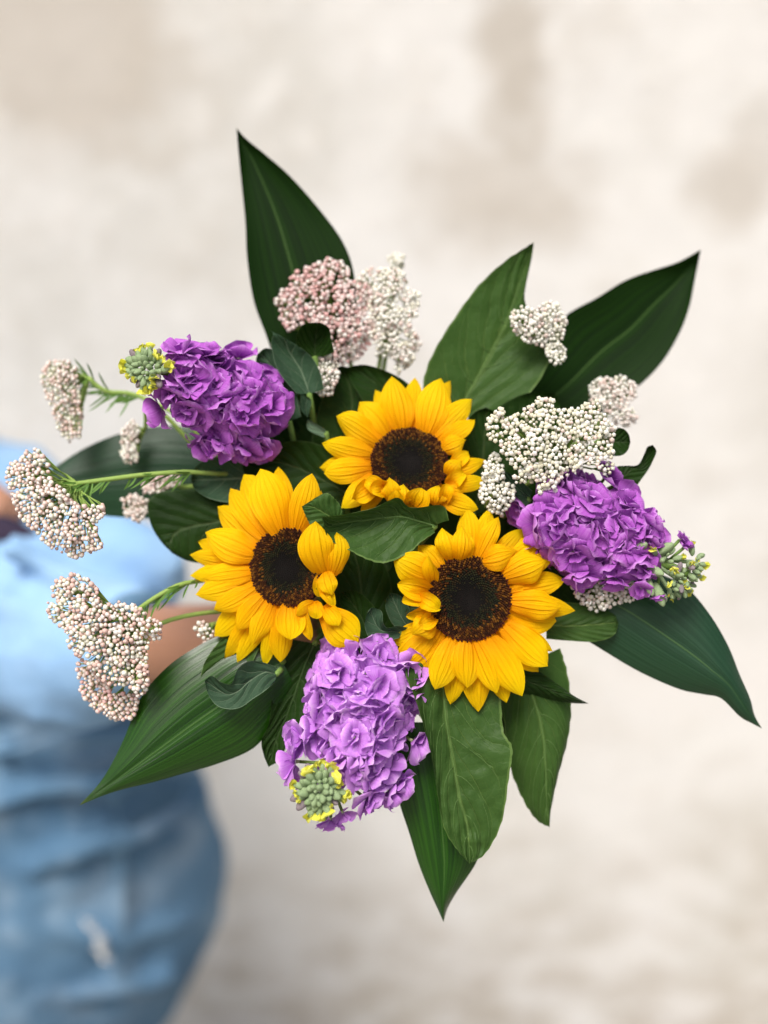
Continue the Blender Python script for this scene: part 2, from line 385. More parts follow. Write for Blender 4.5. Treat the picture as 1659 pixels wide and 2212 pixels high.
def leaf(name, label, rows, mat, cat='leaf', group=None, parent=None, nr=38, nc=17, wave=2.5, crease=3, serr=0., stemmed=True, puff=0., r=.002, kw=2.3):
    """rows run from the base to the tip: each is left edge, midrib, right edge"""
    Ls = [Vector(q[0:3]) for q in rows]; Ms = [Vector(q[3:6]) if len(q) > 3 else Vector(q[:3]) for q in rows]; Rs = [Vector(q[6:9]) if len(q) > 3 else Vector(q[:3]) for q in rows]
    Lc, Mc, Rc = catmull(Ls, nr), catmull(Ms, nr), catmull(Rs, nr)
    ph = random.uniform(0, 6); verts, uvs = [], []
    for i in range(nr):
        s = i / (nr - 1); l, m, r_ = Lc[i], Mc[i], Rc[i]
        wd = (r_ - l).length
        for j in range(nc):
            t = -1 + 2 * j / (nc - 1)
            q = m + (r_ - l) * (t * .5) + ((l + r_) * .5 - m) * (t * t)
            damp = min(1, wd / 60)
            dz = -crease * math.exp(-(t / .12) ** 2) * damp
            dz += wave * math.sin(s * 6.28 * kw + ph + (2 if t > 0 else 0)) * t * t * damp
            if puff:
                ph2 = (s - .3 * abs(t)) * 7 + (.35 if t > 0 else 0)
                dz += puff * (math.sin(math.pi * (ph2 % 1)) - .5) * math.sin(math.pi * min(1, abs(t) * 1.1)) * damp
                dz += puff * .8 * noise.noise(Vector((q.x / 22, q.y / 22, ph)))
            if serr and (j == 0 or j == nc - 1) and 1 < i < nr - 1:
                q = q + (q - m).normalized() * serr * (((i * 7) % 3) - 1)
            q = q + Vector((0, 0, dz))
            verts.append(P(*q)); uvs.append((j / (nc - 1), s))
    f = grid_faces(nr, nc)
    # upper side of the blade faces the viewer's side
    mi = (nr // 2) * nc + nc // 2; a_, b2, c_ = verts[mi], verts[mi + 1], verts[mi + nc]
    if (b2 - a_).cross(c_ - a_).dot(FW) > 0: f = [q[::-1] for q in f]
    if parent is not None:
        return obj(name, verts, f, mat, parent, uvs)
    def at(s, t):
        x = max(0, min(.9999, s)) * (nr - 1); y = (t + 1) / 2 * (nc - 1); y = max(0, min(nc - 1.001, y)); i, j = int(x), int(y); a, b_ = x - i, y - j
        g_ = lambda p, q: verts[p * nc + q]
        return g_(i, j) * (1 - a) * (1 - b_) + g_(i + 1, j) * a * (1 - b_) + g_(i, j + 1) * (1 - a) * b_ + g_(i + 1, j + 1) * a * b_ - FW * .0002
    base = Vector(rows[0][3:6])
    root = empty(name, label, cat, P(*base), group)
    obj('blade', verts, f, mat, root, uvs)
    if puff:
        vv, ff = [], []; tube(vv, ff, [at(k / 30, 0) for k in range(31)], [.0009 * (1 - k / 34) for k in range(31)], 5)
        for k in range(6):
            for sg in (-1, 1):
                s0 = .06 + k * .145 + (.05 if sg > 0 else 0) + random.uniform(-.02, .02); ln = random.uniform(.24, .34)
                pts = [at(min(.97, s0 + ln * (q / 9) ** 1.4), sg * .88 * (q / 9) ** .85) for q in range(10)]
                tube(vv, ff, pts, [.00030 * (1 - q / 12) for q in range(10)], 4)
        obj('vein', vv, ff, 'leaf_vein' if mat == 'sunflower_leaf' else 'shaded_vein', root)
    if stemmed: stem(root, base, r=r, name='stalk')
    return root

def edges(base, tip, Lp, Rp, mid=None, wL=0, wM=0, wR=0, wt=0):
    """helper: rows from two edge polylines of equal length plus a tip"""
    rows = []; n = len(Lp)
    for i in range(n):
        (lu, lv), (ru, rv) = Lp[i], Rp[i]
        mu, mv = mid[i] if mid else ((lu + ru) / 2, (lv + rv) / 2)
        g_ = lambda w: w[i] if isinstance(w, (list, tuple)) else w
        rows.append((lu, lv, g_(wL), mu, mv, g_(wM), ru, rv, g_(wR)))
    rows.append((tip[0], tip[1], wt)); return rows

# ------------------------------------------------------------------ sunflowers
def disc_mesh(root, c, nrm, rad, px_r, lean):
    """dome of seed florets set on a golden spiral; c world centre, nrm normal"""
    a = nrm.cross(Vector((0, 0, 1))).normalized(); b_ = nrm.cross(a).normalized()
    v, f = [], []; nr, ns = 10, 40
    prof = lambda q: .10 * rad * (1 - q ** 4) - .07 * rad * math.exp(-(q / .45) ** 2) 
    v.append(c + nrm * prof(0)); 
    for i in range(1, nr + 1):
        q = i / nr
        for k in range(ns):
            t = 2 * math.pi * k / ns
            v.append(c + (a * math.cos(t) + b_ * math.sin(t)) * rad * q + nrm * (prof(q) - (0 if i < nr else .012)))
    for k in range(ns): f.append((0, 1 + k, 1 + (k + 1) % ns))
    for i in range(nr - 1):
        for k in range(ns):
            k2 = (k + 1) % ns; o_ = 1 + i * ns
            f.append((o_ + k, o_ + ns + k, o_ + ns + k2, o_ + k2))
    dk = obj('disc', v, f, 'disc_seed', root)
    col = dk.data.color_attributes.new('col', 'FLOAT_COLOR', 'POINT')
    for d in col.data: d.color = (.004, .002, .001, 1)
    v, f, cs = [], [], []
    N = 1150
    for i in range(N):
        q = math.sqrt((i + .5) / N); th = i * 2.399963
        p = c + (a * math.cos(th) + b_ * math.sin(th)) * rad * q + nrm * prof(q)
        rad_dir = (a * math.cos(th) + b_ * math.sin(th))
        sz = rad * (.022 + .016 * q) * random.uniform(.85, 1.15)
        qj = q + random.uniform(-.10, .10)
        if q > .95: col_ = (.075, .014, .004); hgt = 2.3
        elif qj > .66: col_ = random.choice([(.19, .075, .008), (.10, .032, .004), (.05, .014, .002), (.03, .008, .002)]); hgt = 2.2
        elif qj > .38: col_ = random.choice([(.024, .026, .008), (.008, .010, .004), (.034, .022, .006)]); hgt = 1.4
        else: col_ = (.004, .0035, .003); hgt = 1.0
        ax_ = (nrm + rad_dir * (.6 if q > .6 else -.3 + q)).normalized()
        e1 = ax_.cross(nrm + Vector((.01, .02, .03))).normalized(); e2 = ax_.cross(e1)
        b0 = len(v); top = p + ax_ * sz * hgt
        for k in range(5):
            t = 2 * math.pi * k / 5; v.append(p + (e1 * math.cos(t) + e2 * math.sin(t)) * sz); cs.append((.004, .002, .001))
        for k in range(5):
            t = 2 * math.pi * k / 5; v.append(top + (e1 * math.cos(t) + e2 * math.sin(t)) * sz * .62); cs.append(col_)
        v.append(top - ax_ * sz * .35); cs.append(tuple(x * .4 for x in col_))
        for k in range(5):
            k2 = (k + 1) % 5
            f.append((b0 + k, b0 + k2, b0 + 5 + k2, b0 + 5 + k)); f.append((b0 + 5 + k, b0 + 5 + k2, b0 + 10))
    fl = obj('seed_floret', v, f, 'disc_seed', root, smooth=False); fl['kind'] = 'stuff'
    col = fl.data.color_attributes.new('col', 'FLOAT_COLOR', 'POINT')
    for d, q in zip(col.data, cs): d.color = (*q, 1)

def sunflower(label, c, n_px, rx, ry, w0, petals, sepal_w=-18):
    """c centre in layout units, petals: (tip u, tip v, width, layer, arc, opts)"""
    cw = P(c[0], c[1], w0)
    nrm = (RT * n_px[0] + UP * n_px[1] - FW * n_px[2]).normalized()
    root = empty('sunflower', label, 'sunflower', cw, 'sunflowers in the bouquet')
    disc_mesh(root, cw, nrm, max(rx, ry) * 1.04 * S, rx, 0)
    # slope of the flower plane in layout units
    def planew(u, v): return w0 - ((u - c[0]) * n_px[0] - (v - c[1]) * n_px[1]) / n_px[2]
    for q in petals:
        tu, tv, wd, layer, arc = q[:5]; o = dict(q[5]) if len(q) > 5 else {}
        an = math.atan2((tv - c[1]) / ry, (tu - c[0]) / rx)
        if 'base' in o: bu, bv = o.pop('base')
        else: bu, bv = c[0] + math.cos(an) * rx * .97, c[1] + math.sin(an) * ry * .97
        bw = planew(bu, bv) + (-9 if layer else 0) + o.pop('bw', 0)
        tw = planew(tu, tv) * .6 + w0 * .4 + (-26 if layer else 4) + o.pop('tw', 0)
        o.setdefault('arch', 10 if layer else 20)
        ray_petal(root, (bu, bv, bw), (tu, tv, tw), wd, arc=arc, bend=o.pop('bend', random.uniform(-4, 4)), **o)
    # green bracts, receptacle and stem behind
    rm = (rx + ry) / 2
    for k in range(13):
        a = 2 * math.pi * (k + random.random() * .4) / 13
        bu, bv = c[0] + math.cos(a) * rm * .8, c[1] + math.sin(a) * rm * .8
        L = random.uniform(1.35, 1.75); tu, tv = c[0] + math.cos(a) * rm * L, c[1] + math.sin(a) * rm * L
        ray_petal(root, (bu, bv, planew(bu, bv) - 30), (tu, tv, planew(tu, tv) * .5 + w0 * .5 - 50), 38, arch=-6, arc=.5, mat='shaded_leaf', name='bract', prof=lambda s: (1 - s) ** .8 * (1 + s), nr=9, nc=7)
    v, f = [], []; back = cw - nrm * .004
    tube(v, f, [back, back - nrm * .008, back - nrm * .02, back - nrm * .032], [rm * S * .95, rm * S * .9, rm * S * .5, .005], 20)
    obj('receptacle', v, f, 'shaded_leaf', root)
    pe = back - nrm * .03
    e = Vector(BIND)
    v, f = [], []; pb = P(*e); tube(v, f, [pe, pe.lerp(pb, .3) - nrm * .01, pe.lerp(pb, .65), pb, pb + Vector((0, .06, -.09))], .0055, 10)
    obj('stem', v, f, 'stem_green', root)
    return root
cup = dict
C_ = [(940, 1490, 66, 0, -.9), (1009, 1486, 76, 0, -1.0), (1073, 1498, 56, 0, -.9, dict(base=(1022, 1376))), (1128, 1504, 74, 0, -.8, dict(base=(1048, 1368))),
      (1184, 1439, 72, 0, -1.1, dict(base=(1084, 1346))), (1164, 1452, 56, 1, -.8), (1194, 1407, 40, 1, -.8), (1202, 1342, 84, 1, -.7),
      (1243, 1319, 58, 1, -1.0), (1213, 1312, 70, 0, -1.5, dict(arch=34)), (1221, 1252, 56, 1, -.9, dict(bend=-6)), (1180, 1212, 80, 0, -1.5, dict(arch=36, base=(1082, 1250))),
      (1198, 1198, 46, 1, -.8), (1174, 1161, 54, 1, -.9, dict(bend=-8)), (1118, 1190, 66, 0, -1.7, dict(arch=44, base=(1040, 1213), bw=6)), (1132, 1143, 52, 1, -.8),
      (1077, 1117, 44, 0, -1.0, dict(base=(1030, 1212))), (1059, 1097, 46, 1, -1.0, dict(base=(1028, 1208))), (1005, 1096, 56, 1, -1.2, dict(bend=8)),
      (955, 1140, 54, 0, -1.8, dict(arch=44, base=(975, 1214))), (998, 1136, 56, 0, -1.8, dict(arch=50, base=(990, 1216))), (1012, 1150, 34, 0, -1.2, dict(arch=30)),
      (850, 1206, 80, 0, -.9, dict(base=(934, 1248), arch=26)), (925, 1200, 40, 0, 1.9, dict(base=(935, 1262), arch=20, tw=30)),
      (858, 1262, 58, 0, 2.1, dict(base=(932, 1278), arch=30, tw=18)), (868, 1300, 50, 0, 2.2, dict(base=(930, 1290), arch=24, tw=18)),
      (950, 1316, 44, 0, 1.6, dict(base=(905, 1288), arch=34, bw=14, tw=26)), (878, 1330, 44, 0, 2.3, dict(base=(936, 1320), arch=28)),
      (890, 1372, 62, 0, -1.4, dict(base=(944, 1338), arch=34, tw=12)), (906, 1350, 40, 0, 1.6, dict(base=(940, 1330), arch=26, tw=20)),
      (848, 1392, 52, 1, -.8, dict(base=(946, 1356), bend=10)), (862, 1452, 84, 1, -.3, dict(base=(950, 1362))),
      (973, 1522, 60, 1, -.9), (1033, 1538, 76, 1, -.7), (1094, 1518, 56, 1, -.9), (1182, 1280, 60, 1, -.9), (905, 1178, 50, 1, -.8)]
sunflower('sunflower at the lower right, disc facing straight ahead with sharply seen seed spirals', (1012, 1293), (.05, .10, 1), 86, 81, 10, C_)
A_ = [(562, 1012, 92, 0, -1.1, dict(arch=30, base=(610, 1158))), (601, 1008, 56, 1, -.9), (527, 1024, 76, 1, -1.0, dict(bend=6)), (674, 1022, 66, 0, -1.0, dict(arch=26, base=(640, 1150))),
      (469, 1094, 60, 1, -1.0), (443, 1150, 82, 0, -1.3, dict(arch=30)), (410, 1198, 50, 1, -.9), (410, 1243, 50, 1, -.9), (422, 1284, 60, 0, -1.1), (462, 1318, 58, 0, -1.0),
      (463, 1374, 58, 1, -.9), (485, 1424, 46, 1, -.8), (512, 1431, 56, 1, -1.0), (512, 1362, 54, 0, -1.1, dict(arch=24)), (571, 1438, 42, 1, -.9), (605, 1431, 56, 1, -1.1),
      (627, 1382, 70, 0, 1.1, dict(arch=14, tw=14)), (672, 1384, 34, 0, 1.9), (773, 1389, 84, 0, -.8, dict(base=(697, 1320), arch=22)), (731, 1352, 44, 0, 1.8, dict(base=(700, 1308), tw=22)),
      (682, 1126, 84, 0, -1.3, dict(base=(704, 1244), arch=44, tw=30, bend=-24)), (728, 1150, 60, 0, -1.5, dict(base=(716, 1242), arch=34, tw=14, bend=12)), (747, 1215, 36, 1, -.8, dict(base=(700, 1236))),
      (717, 1286, 44, 0, -1.2, dict(base=(700, 1228), arch=26, tw=22)), (690, 1290, 34, 0, 1.6, dict(base=(694, 1238), arch=22)), (722, 1310, 32, 0, 1.4, dict(base=(694, 1262), arch=22, tw=10)),
      (684, 1336, 36, 0, 1.2, dict(base=(680, 1298), arch=22, tw=16)), (640, 1330, 34, 0, -1.6, dict(base=(680, 1302), arch=30, tw=12)), (694, 1060, 50, 1, -.9),
      (498, 1054, 60, 1, -.9), (428, 1170, 54, 1, -.9), (440, 1250, 56, 0, -1.0), (545, 1395, 50, 0, -.9, dict(arch=12))]
sunflower('leftmost sunflower, its right petals folded over the brown disc', (621, 1226), (-.26, .04, 1), 70, 80, -8, A_)
B_ = [(846, 813, 78, 0, -1.0, dict(arch=28)), (896, 815, 44, 1, -.9), (952, 817, 82, 0, -1.1, dict(arch=32, base=(918, 944))), (973, 822, 40, 1, -.8), (1020, 862, 54, 0, -1.0, dict(arch=14)),
      (1026, 906, 42, 0, -1.0), (1007, 950, 50, 0, -1.4, dict(arch=30, base=(950, 975))), (811, 842, 50, 1, -.9), (776, 868, 78, 0, -1.1, dict(arch=24)), (727, 898, 66, 0, -1.0),
      (696, 957, 58, 0, -1.1), (690, 1010, 54, 1, -.9), (700, 1022, 60, 0, -1.0), (737, 1097, 54, 0, -1.1, dict(base=(806, 1025), bend=-8)), (760, 1078, 52, 0, 1.7, dict(base=(815, 1040), arch=26, tw=20)),
      (788, 1040, 46, 0, 1.9, dict(base=(828, 1058), arch=34, tw=28)), (800, 1060, 48, 0, 2.2, dict(base=(836, 1052), arch=24, tw=34)), (842, 1032, 46, 0, -1.3, dict(base=(846, 1086), arch=26, tw=30)),
      (872, 1046, 52, 0, -1.2, dict(base=(866, 1092), arch=30, tw=24)), (858, 1058, 40, 0, 1.8, dict(base=(852, 1092), arch=16, tw=44)), (912, 1054, 60, 0, 1.6, dict(base=(896, 1094), arch=18, tw=34)),
      (948, 1050, 52, 0, -1.3, dict(base=(938, 1092), arch=26, tw=22)), (968, 1046, 40, 0, 2.4, dict(base=(960, 1084), arch=22, tw=30)), (1033, 1100, 52, 0, -1.0, dict(base=(955, 1076), arch=14)),
      (990, 1098, 44, 1, -.9), (1050, 1036, 38, 0, -1.0, dict(base=(968, 1052))), (1016, 1056, 46, 0, -1.1, dict(base=(962, 1044))), (1051, 994, 40, 0, -1.2, dict(base=(974, 1022))),
      (1012, 976, 38, 0, 1.6, dict(base=(972, 1010))), (996, 992, 44, 0, -1.6, dict(base=(966, 1030), arch=34, tw=14)), (1006, 1024, 40, 0, 1.7, dict(base=(966, 1044), arch=22, tw=14)),
      (808, 880, 60, 1, -.9), (905, 850, 66, 1, -.8), (980, 880, 60, 1, -.9), (905, 1106, 48, 1, -.7), (780, 1110, 30, 1, -.8)]
sunflower('uppermost sunflower, tipped upwards with crumpled lower petals', (884, 1000), (0, .42, 1), 80, 70, -60, B_)

# ------------------------------------------------------------------ broad blade leaves
LG = 'long dark blade leaves framing the bouquet'
leaf('blade_leaf', 'very dark pointed blade leaf rising highest, above the pink buds', edges(None, (511, 276), [(600, 800), (575, 725), (548, 650), (534, 560), (530, 480), (522, 400), (516, 340), (513, 305)],
     [(730, 790), (765, 700), (766, 600), (742, 525), (690, 452), (628, 382), (575, 335), (532, 300)], mid=[(665, 800), (655, 720), (640, 620), (620, 540), (595, 460), (566, 390), (540, 335), (520, 302)], wL=-240, wM=-260, wR=-235, wt=-250), 'blade_leaf_shaded', group=LG, wave=5)
leaf('blade_leaf', 'very dark pointed blade leaf at the upper right, behind the small white bud clusters', edges(None, (1514, 539), [(1120, 850), (1165, 770), (1215, 688), (1290, 643), (1350, 606), (1410, 584), (1460, 568), (1490, 553)],
     [(1180, 930), (1275, 905), (1375, 838), (1432, 780), (1470, 715), (1490, 660), (1500, 610), (1508, 570)], wL=-270, wM=-295, wR=-280, wt=-260), 'blade_leaf_shaded', group=LG, wave=4)
leaf('blade_leaf', 'bluish green blade leaf stretching to the lower right edge', edges(None, (1646, 1574), [(1380, 1230), (1440, 1245), (1490, 1275), (1538, 1334), (1574, 1397), (1597, 1455), (1620, 1508), (1630, 1545)],
     [(1210, 1350), (1278, 1390), (1377, 1449), (1465, 1488), (1520, 1500), (1558, 1509), (1598, 1548), (1625, 1563)], mid=[(1300, 1290), (1360, 1322), (1430, 1368), (1497, 1415), (1540, 1450), (1575, 1480), (1608, 1528), (1627, 1554)],
     wL=[-130, -120, -110, -100, -95, -90, -90, -90], wM=[-95, -85, -80, -75, -70, -70, -75, -85], wR=[-130, -120, -110, -105, -100, -95, -90, -90], wt=-90), 'blade_leaf_teal', group=LG, wave=3)
leaf('blade_leaf', 'glossy ribbed blade leaf pointing to the lower left', edges(None, (171, 1740), [(560, 1370), (480, 1372), (420, 1400), (362, 1440), (305, 1505), (270, 1590), (240, 1652), (212, 1695)],
     [(640, 1500), (590, 1568), (545, 1618), (470, 1650), (400, 1670), (330, 1690), (270, 1704), (225, 1718)], mid=[(610, 1430), (545, 1470), (480, 1520), (420, 1562), (360, 1606), (300, 1650), (252, 1684), (218, 1707)],
     wL=[-80, -72, -66, -60, -52, -45, -35, -25], wM=[-60, -42, -36, -30, -24, -20, -20, -20], wR=[-90, -80, -76, -68, -58, -45, -32, -22], wt=-15), 'blade_leaf', group=LG, wave=3, crease=5)
leaf('blade_leaf', 'dark blade leaf pointing straight down, lowest of all', edges(None, (958, 1992), [(830, 1560), (840, 1640), (862, 1732), (884, 1800), (905, 1868), (930, 1930), (946, 1965)],
     [(1020, 1560), (1040, 1640), (1052, 1740), (1045, 1810), (1028, 1865), (988, 1925), (967, 1962)], mid=[(925, 1560), (935, 1640), (950, 1732), (956, 1800), (960, 1866), (958, 1926), (957, 1964)],
     wL=-75, wM=-55, wR=-85, wt=-60), 'blade_leaf', group=LG, wave=3)
leaf('blade_leaf', 'blurred bluish blade leaf at the left, under the purple spike', edges(None, (62, 1052), [(520, 950), (420, 925), (350, 920), (270, 933), (185, 967), (115, 1012)],
     [(520, 1110), (430, 1120), (340, 1120), (270, 1118), (190, 1108), (110, 1075)], wL=-300, wM=-285, wR=-300, wt=-320), 'blade_leaf_teal', group=LG, wave=4)
FG = 'soft green sunflower leaves'
leaf('sunflower_leaf', 'broad mid green leaf standing above the uppermost sunflower', edges(None, (1153, 523), [(935, 900), (914, 850), (920, 800), (945, 745), (985, 682), (1035, 615), (1092, 563), (1130, 538)],
     [(1080, 915), (1135, 862), (1178, 800), (1188, 752), (1160, 700), (1132, 645), (1142, 585), (1149, 550)], mid=[(990, 900), (1010, 856), (1038, 805), (1066, 752), (1092, 700), (1112, 645), (1132, 585), (1146, 548)],
     wL=-165, wM=-185, wR=-165, wt=-170), 'sunflower_leaf', group=FG, puff=6, serr=.8)
leaf('sunflower_leaf', 'large veined green leaf hanging below the lower right sunflower', edges(None, (1014, 1866), [(880, 1400), (876, 1455), (897, 1510), (921, 1590), (938, 1660), (944, 1710), (960, 1790), (988, 1836)],
     [(1060, 1400), (1075, 1450), (1082, 1507), (1088, 1580), (1107, 1616), (1100, 1675), (1084, 1775), (1050, 1842)], mid=[(950, 1400), (955, 1452), (959, 1507), (967, 1580), (980, 1650), (990, 1712), (1008, 1780), (1014, 1836)],
     wL=[-10, 34, 38, 34, 26, 14, 4, 0], wM=[-40, -12, -10, -8, -6, -4, 0, 2], wR=[-50, -35, -20, -5, 12, 5, 0, 0], wt=5), 'sunflower_leaf', group=FG, puff=9, serr=.8, crease=5, nr=56, nc=23)
leaf('sunflower_leaf', 'green serrated leaf with a shaded fold, behind the large hanging leaf', edges(None, (1187, 1787), [(1060, 1440), (1085, 1530), (1092, 1600), (1104, 1665), (1132, 1732), (1160, 1772)],
     [(1210, 1400), (1226, 1455), (1234, 1530), (1226, 1600), (1206, 1675), (1190, 1750)], mid=[(1130, 1430), (1150, 1500), (1170, 1570), (1178, 1640), (1180, 1705), (1182, 1760)],
     wL=-110, wM=[-70, -70, -66, -66, -72, -78], wR=-92, wt=-85), 'sunflower_leaf', group=FG, serr=1.2, puff=3)
leaf('sunflower_leaf', 'narrow dark leaf pointing right, below the lower right sunflower', edges(None, (1272, 1520), [(1120, 1420), (1172, 1455), (1206, 1478), (1240, 1503)],
     [(1090, 1500), (1140, 1500), (1190, 1512), (1235, 1519)], wL=-55, wM=-40, wR=-70, wt=-70), 'shaded_leaf', group=FG)
leaf('sunflower_leaf', 'short green leaf to the right of the lower right sunflower', edges(None, (1336, 1345), [(1180, 1290), (1220, 1300), (1270, 1305), (1318, 1312)],
     [(1180, 1380), (1226, 1384), (1285, 1386), (1326, 1372)], mid=[(1180, 1350), (1225, 1352), (1275, 1350), (1320, 1346)], wL=-95, wM=-78, wR=-75, wt=-85), 'sunflower_leaf', group=FG)
leaf('sunflower_leaf', 'curled green leaf in the middle, between all three sunflowers', [(970, 1124, 10, 940, 1136, -10, 940, 1150, -4), (955, 1092, 26, 905, 1126, -4, 908, 1172, 10), (888, 1097, 32, 872, 1117, 0, 884, 1194, 20),
     (858, 1075, 44, 846, 1117, 2, 833, 1216, 30), (806, 1098, 52, 800, 1122, 6, 792, 1208, 34), (750, 1110, 56, 752, 1128, 14, 750, 1186, 34), (715, 1115, 58, 714, 1132, 24, 710, 1164, 40), (695, 1116, 60)],
     'sunflower_leaf', group=FG, puff=5, serr=.7, nr=46, wave=1.5, crease=4)
leaf('sunflower_leaf', 'small light green leaf edge over the leftmost sunflower, left of the central leaf', [(735, 1130, 10, 730, 1140, 8, 720, 1155, 8), (738, 1100, 18, 715, 1118, 20, 702, 1153, 22), (722, 1076, 24, 690, 1102, 28, 676, 1140, 30), (700, 1066, 28, 672, 1094, 34, 662, 1118, 34), (652, 1094, 34)],
     'sunflower_leaf', group=FG, serr=.8, stemmed=True)
leaf('sunflower_leaf', 'long soft leaf hanging between the leftmost sunflower and the bottom purple spike', edges(None, (580, 1657), [(625, 1380), (598, 1440), (588, 1490), (582, 1560), (565, 1600), (570, 1632)],
     [(730, 1400), (712, 1440), (690, 1490), (660, 1540), (630, 1590), (604, 1640)], mid=[(680, 1390), (658, 1440), (640, 1490), (618, 1550), (596, 1600), (586, 1638)], wL=-60, wM=-78, wR=-62, wt=-60), 'shaded_leaf', group=FG, puff=3)
leaf('sunflower_leaf', 'small pale edged leaf behind the curled grey leaf at the lower left', edges(None, (436, 1541), [(480, 1378), (458, 1405), (440, 1436), (431, 1480), (431, 1515)], [(560, 1400), (540, 1440), (510, 1480), (480, 1505), (452, 1522)], wL=-40, wM=-52, wR=-45, wt=-40), 'sunflower_leaf', group=FG)
leaf('sunflower_leaf', 'round dark leaf left of the leftmost sunflower, against the blue shirt', edges(None, (372, 1195), [(480, 1060), (420, 1058), (350, 1062), (320, 1085), (325, 1130), (346, 1168)],
     [(520, 1180), (500, 1200), (470, 1214), (440, 1217), (410, 1213), (388, 1204)], wL=-150, wM=-138, wR=-150, wt=-150), 'shaded_leaf', group=FG)
GG = 'grey green curled stock leaves'
leaf('curled_leaf', 'grey green rolled leaf under the leftmost sunflower', [(596, 1440, -35, 597, 1456, -25, 594, 1474, -20), (565, 1430, -8, 572, 1452, -12, 570, 1494, 0), (538, 1428, 14, 540, 1470, -2, 546, 1510, 10), (514, 1444, 26, 518, 1490, 10, 520, 1528, 14),
     (500, 1476, 30, 496, 1500, 8, 494, 1532, 16), (478, 1474, 30, 474, 1492, 10, 468, 1524, 16), (458, 1460, 30, 452, 1476, 18, 450, 1500, 16), (442, 1470, 26)], 'grey_leaf', group=GG, wave=1)
leaf('curled_leaf', 'small grey green cupped leaf between the two lower sunflowers', [(882, 1356, 10, 870, 1366, 0, 862, 1378, 8), (858, 1352, 22, 845, 1364, 0, 840, 1384, 12), (838, 1356, 26, 824, 1362, -6, 812, 1386, 14), (828, 1345, 20, 812, 1348, -8, 796, 1376, 16), (825, 1322, 6, 804, 1330, -8, 788, 1352, 14), (812, 1314, 0, 800, 1316, -2, 792, 1328, 6), (802, 1313, 2)],
     'grey_leaf', group=GG, wave=1)
leaf('curled_leaf', 'upright shaded grey leaf left of the lower right sunflower disc', edges(None, (842, 1280), [(880, 1370), (850, 1350), (834, 1318), (834, 1296)], [(892, 1350), (886, 1320), (876, 1298), (860, 1284)], wL=-30, wM=-45, wR=-30, wt=-35), 'grey_leaf', group=GG)
leaf('curled_leaf', 'rolled dark leaf with a pale rim below the pink bud cluster', [(640, 850, -90, 668, 850, -110, 700, 840, -90), (600, 800, -84, 650, 800, -120, 690, 800, -90), (586, 745, -84, 625, 760, -112, 672, 770, -100), (590, 722, -84, 612, 730, -90, 640, 745, -96), (584, 714, -84)], 'grey_leaf', group=GG)
leaf('curled_leaf', 'tightly hooked leaf tip directly beneath the pink bud cluster', [(640, 745, -88, 680, 770, -120, 722, 760, -88), (640, 725, -78, 680, 745, -120, 716, 735, -80), (652, 704, -70, 684, 716, -110, 712, 712, -74), (668, 698, -64, 686, 700, -84, 704, 703, -66), (690, 697, -62)], 'shaded_leaf', group=GG)
leaf('curled_leaf', 'pale green leaf behind the right side of the left purple spike', edges(None, (556, 765), [(650, 900), (640, 850), (625, 800), (600, 765), (575, 752)], [(600, 920), (590, 870), (575, 830), (560, 800), (553, 780)], wL=-110, wM=-125, wR=-130, wt=-115), 'grey_leaf', group=GG)
leaf('curled_leaf', 'round bluish leaf above the leftmost sunflower, left side', edges(None, (412, 1035), [(520, 990), (480, 985), (440, 995), (418, 1015)], [(540, 1075), (500, 1085), (455, 1078), (422, 1058)], wL=-120, wM=-140, wR=-112, wt=-120), 'grey_leaf', group=GG)
leaf('curled_leaf', 'small dark leaf peeping out right of the large white bud cluster', edges(None, (1362, 955), [(1300, 930), (1325, 924), (1346, 926), (1358, 938)], [(1290, 975), (1318, 984), (1342, 984), (1356, 973)], wL=-70, wM=-80, wR=-70, wt=-70), 'shaded_leaf', group=GG)
leaf('curled_leaf', 'dark leaf with an upturned tip above the right purple spike', [(1310, 1040, -80, 1330, 1050, -80, 1350, 1060, -80), (1330, 1010, -84, 1352, 1024, -84, 1372, 1052, -84), (1352, 1006, -84, 1370, 1012, -88, 1388, 1032, -86), (1378, 1004, -82, 1386, 1008, -86, 1402, 1012, -86), (1392, 980, -74, 1400, 984, -84, 1412, 992, -78), (1398, 966, -70, 1406, 968, -78, 1418, 974, -70), (1410, 961, -66)], 'shaded_leaf', group=GG, wave=.5, crease=0)
leaf('curled_leaf', 'slim blue green leaf between the small lower buds and the right purple spike', edges(None, (1072, 1010), [(1150, 1060), (1120, 1035), (1092, 1018)], [(1140, 1095), (1112, 1070), (1086, 1040)], wL=-45, wM=-52, wR=-45, wt=-45), 'grey_leaf', group=GG)
DG = 'shaded leaves deep inside the bouquet'
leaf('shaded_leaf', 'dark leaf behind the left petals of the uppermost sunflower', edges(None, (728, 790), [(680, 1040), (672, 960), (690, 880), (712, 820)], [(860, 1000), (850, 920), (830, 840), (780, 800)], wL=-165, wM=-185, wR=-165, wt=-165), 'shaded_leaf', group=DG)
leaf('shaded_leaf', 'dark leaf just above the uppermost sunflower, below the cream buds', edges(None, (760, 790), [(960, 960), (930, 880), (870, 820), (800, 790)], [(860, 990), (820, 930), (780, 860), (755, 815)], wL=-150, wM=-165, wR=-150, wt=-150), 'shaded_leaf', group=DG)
leaf('shaded_leaf', 'dark leaf under the left purple spike, above the leftmost sunflower', edges(None, (535, 1000), [(760, 1010), (700, 965), (640, 952), (570, 970)], [(740, 1120), (680, 1100), (620, 1060), (560, 1020)], wL=-120, wM=-140, wR=-120, wt=-130), 'shaded_leaf', group=DG)
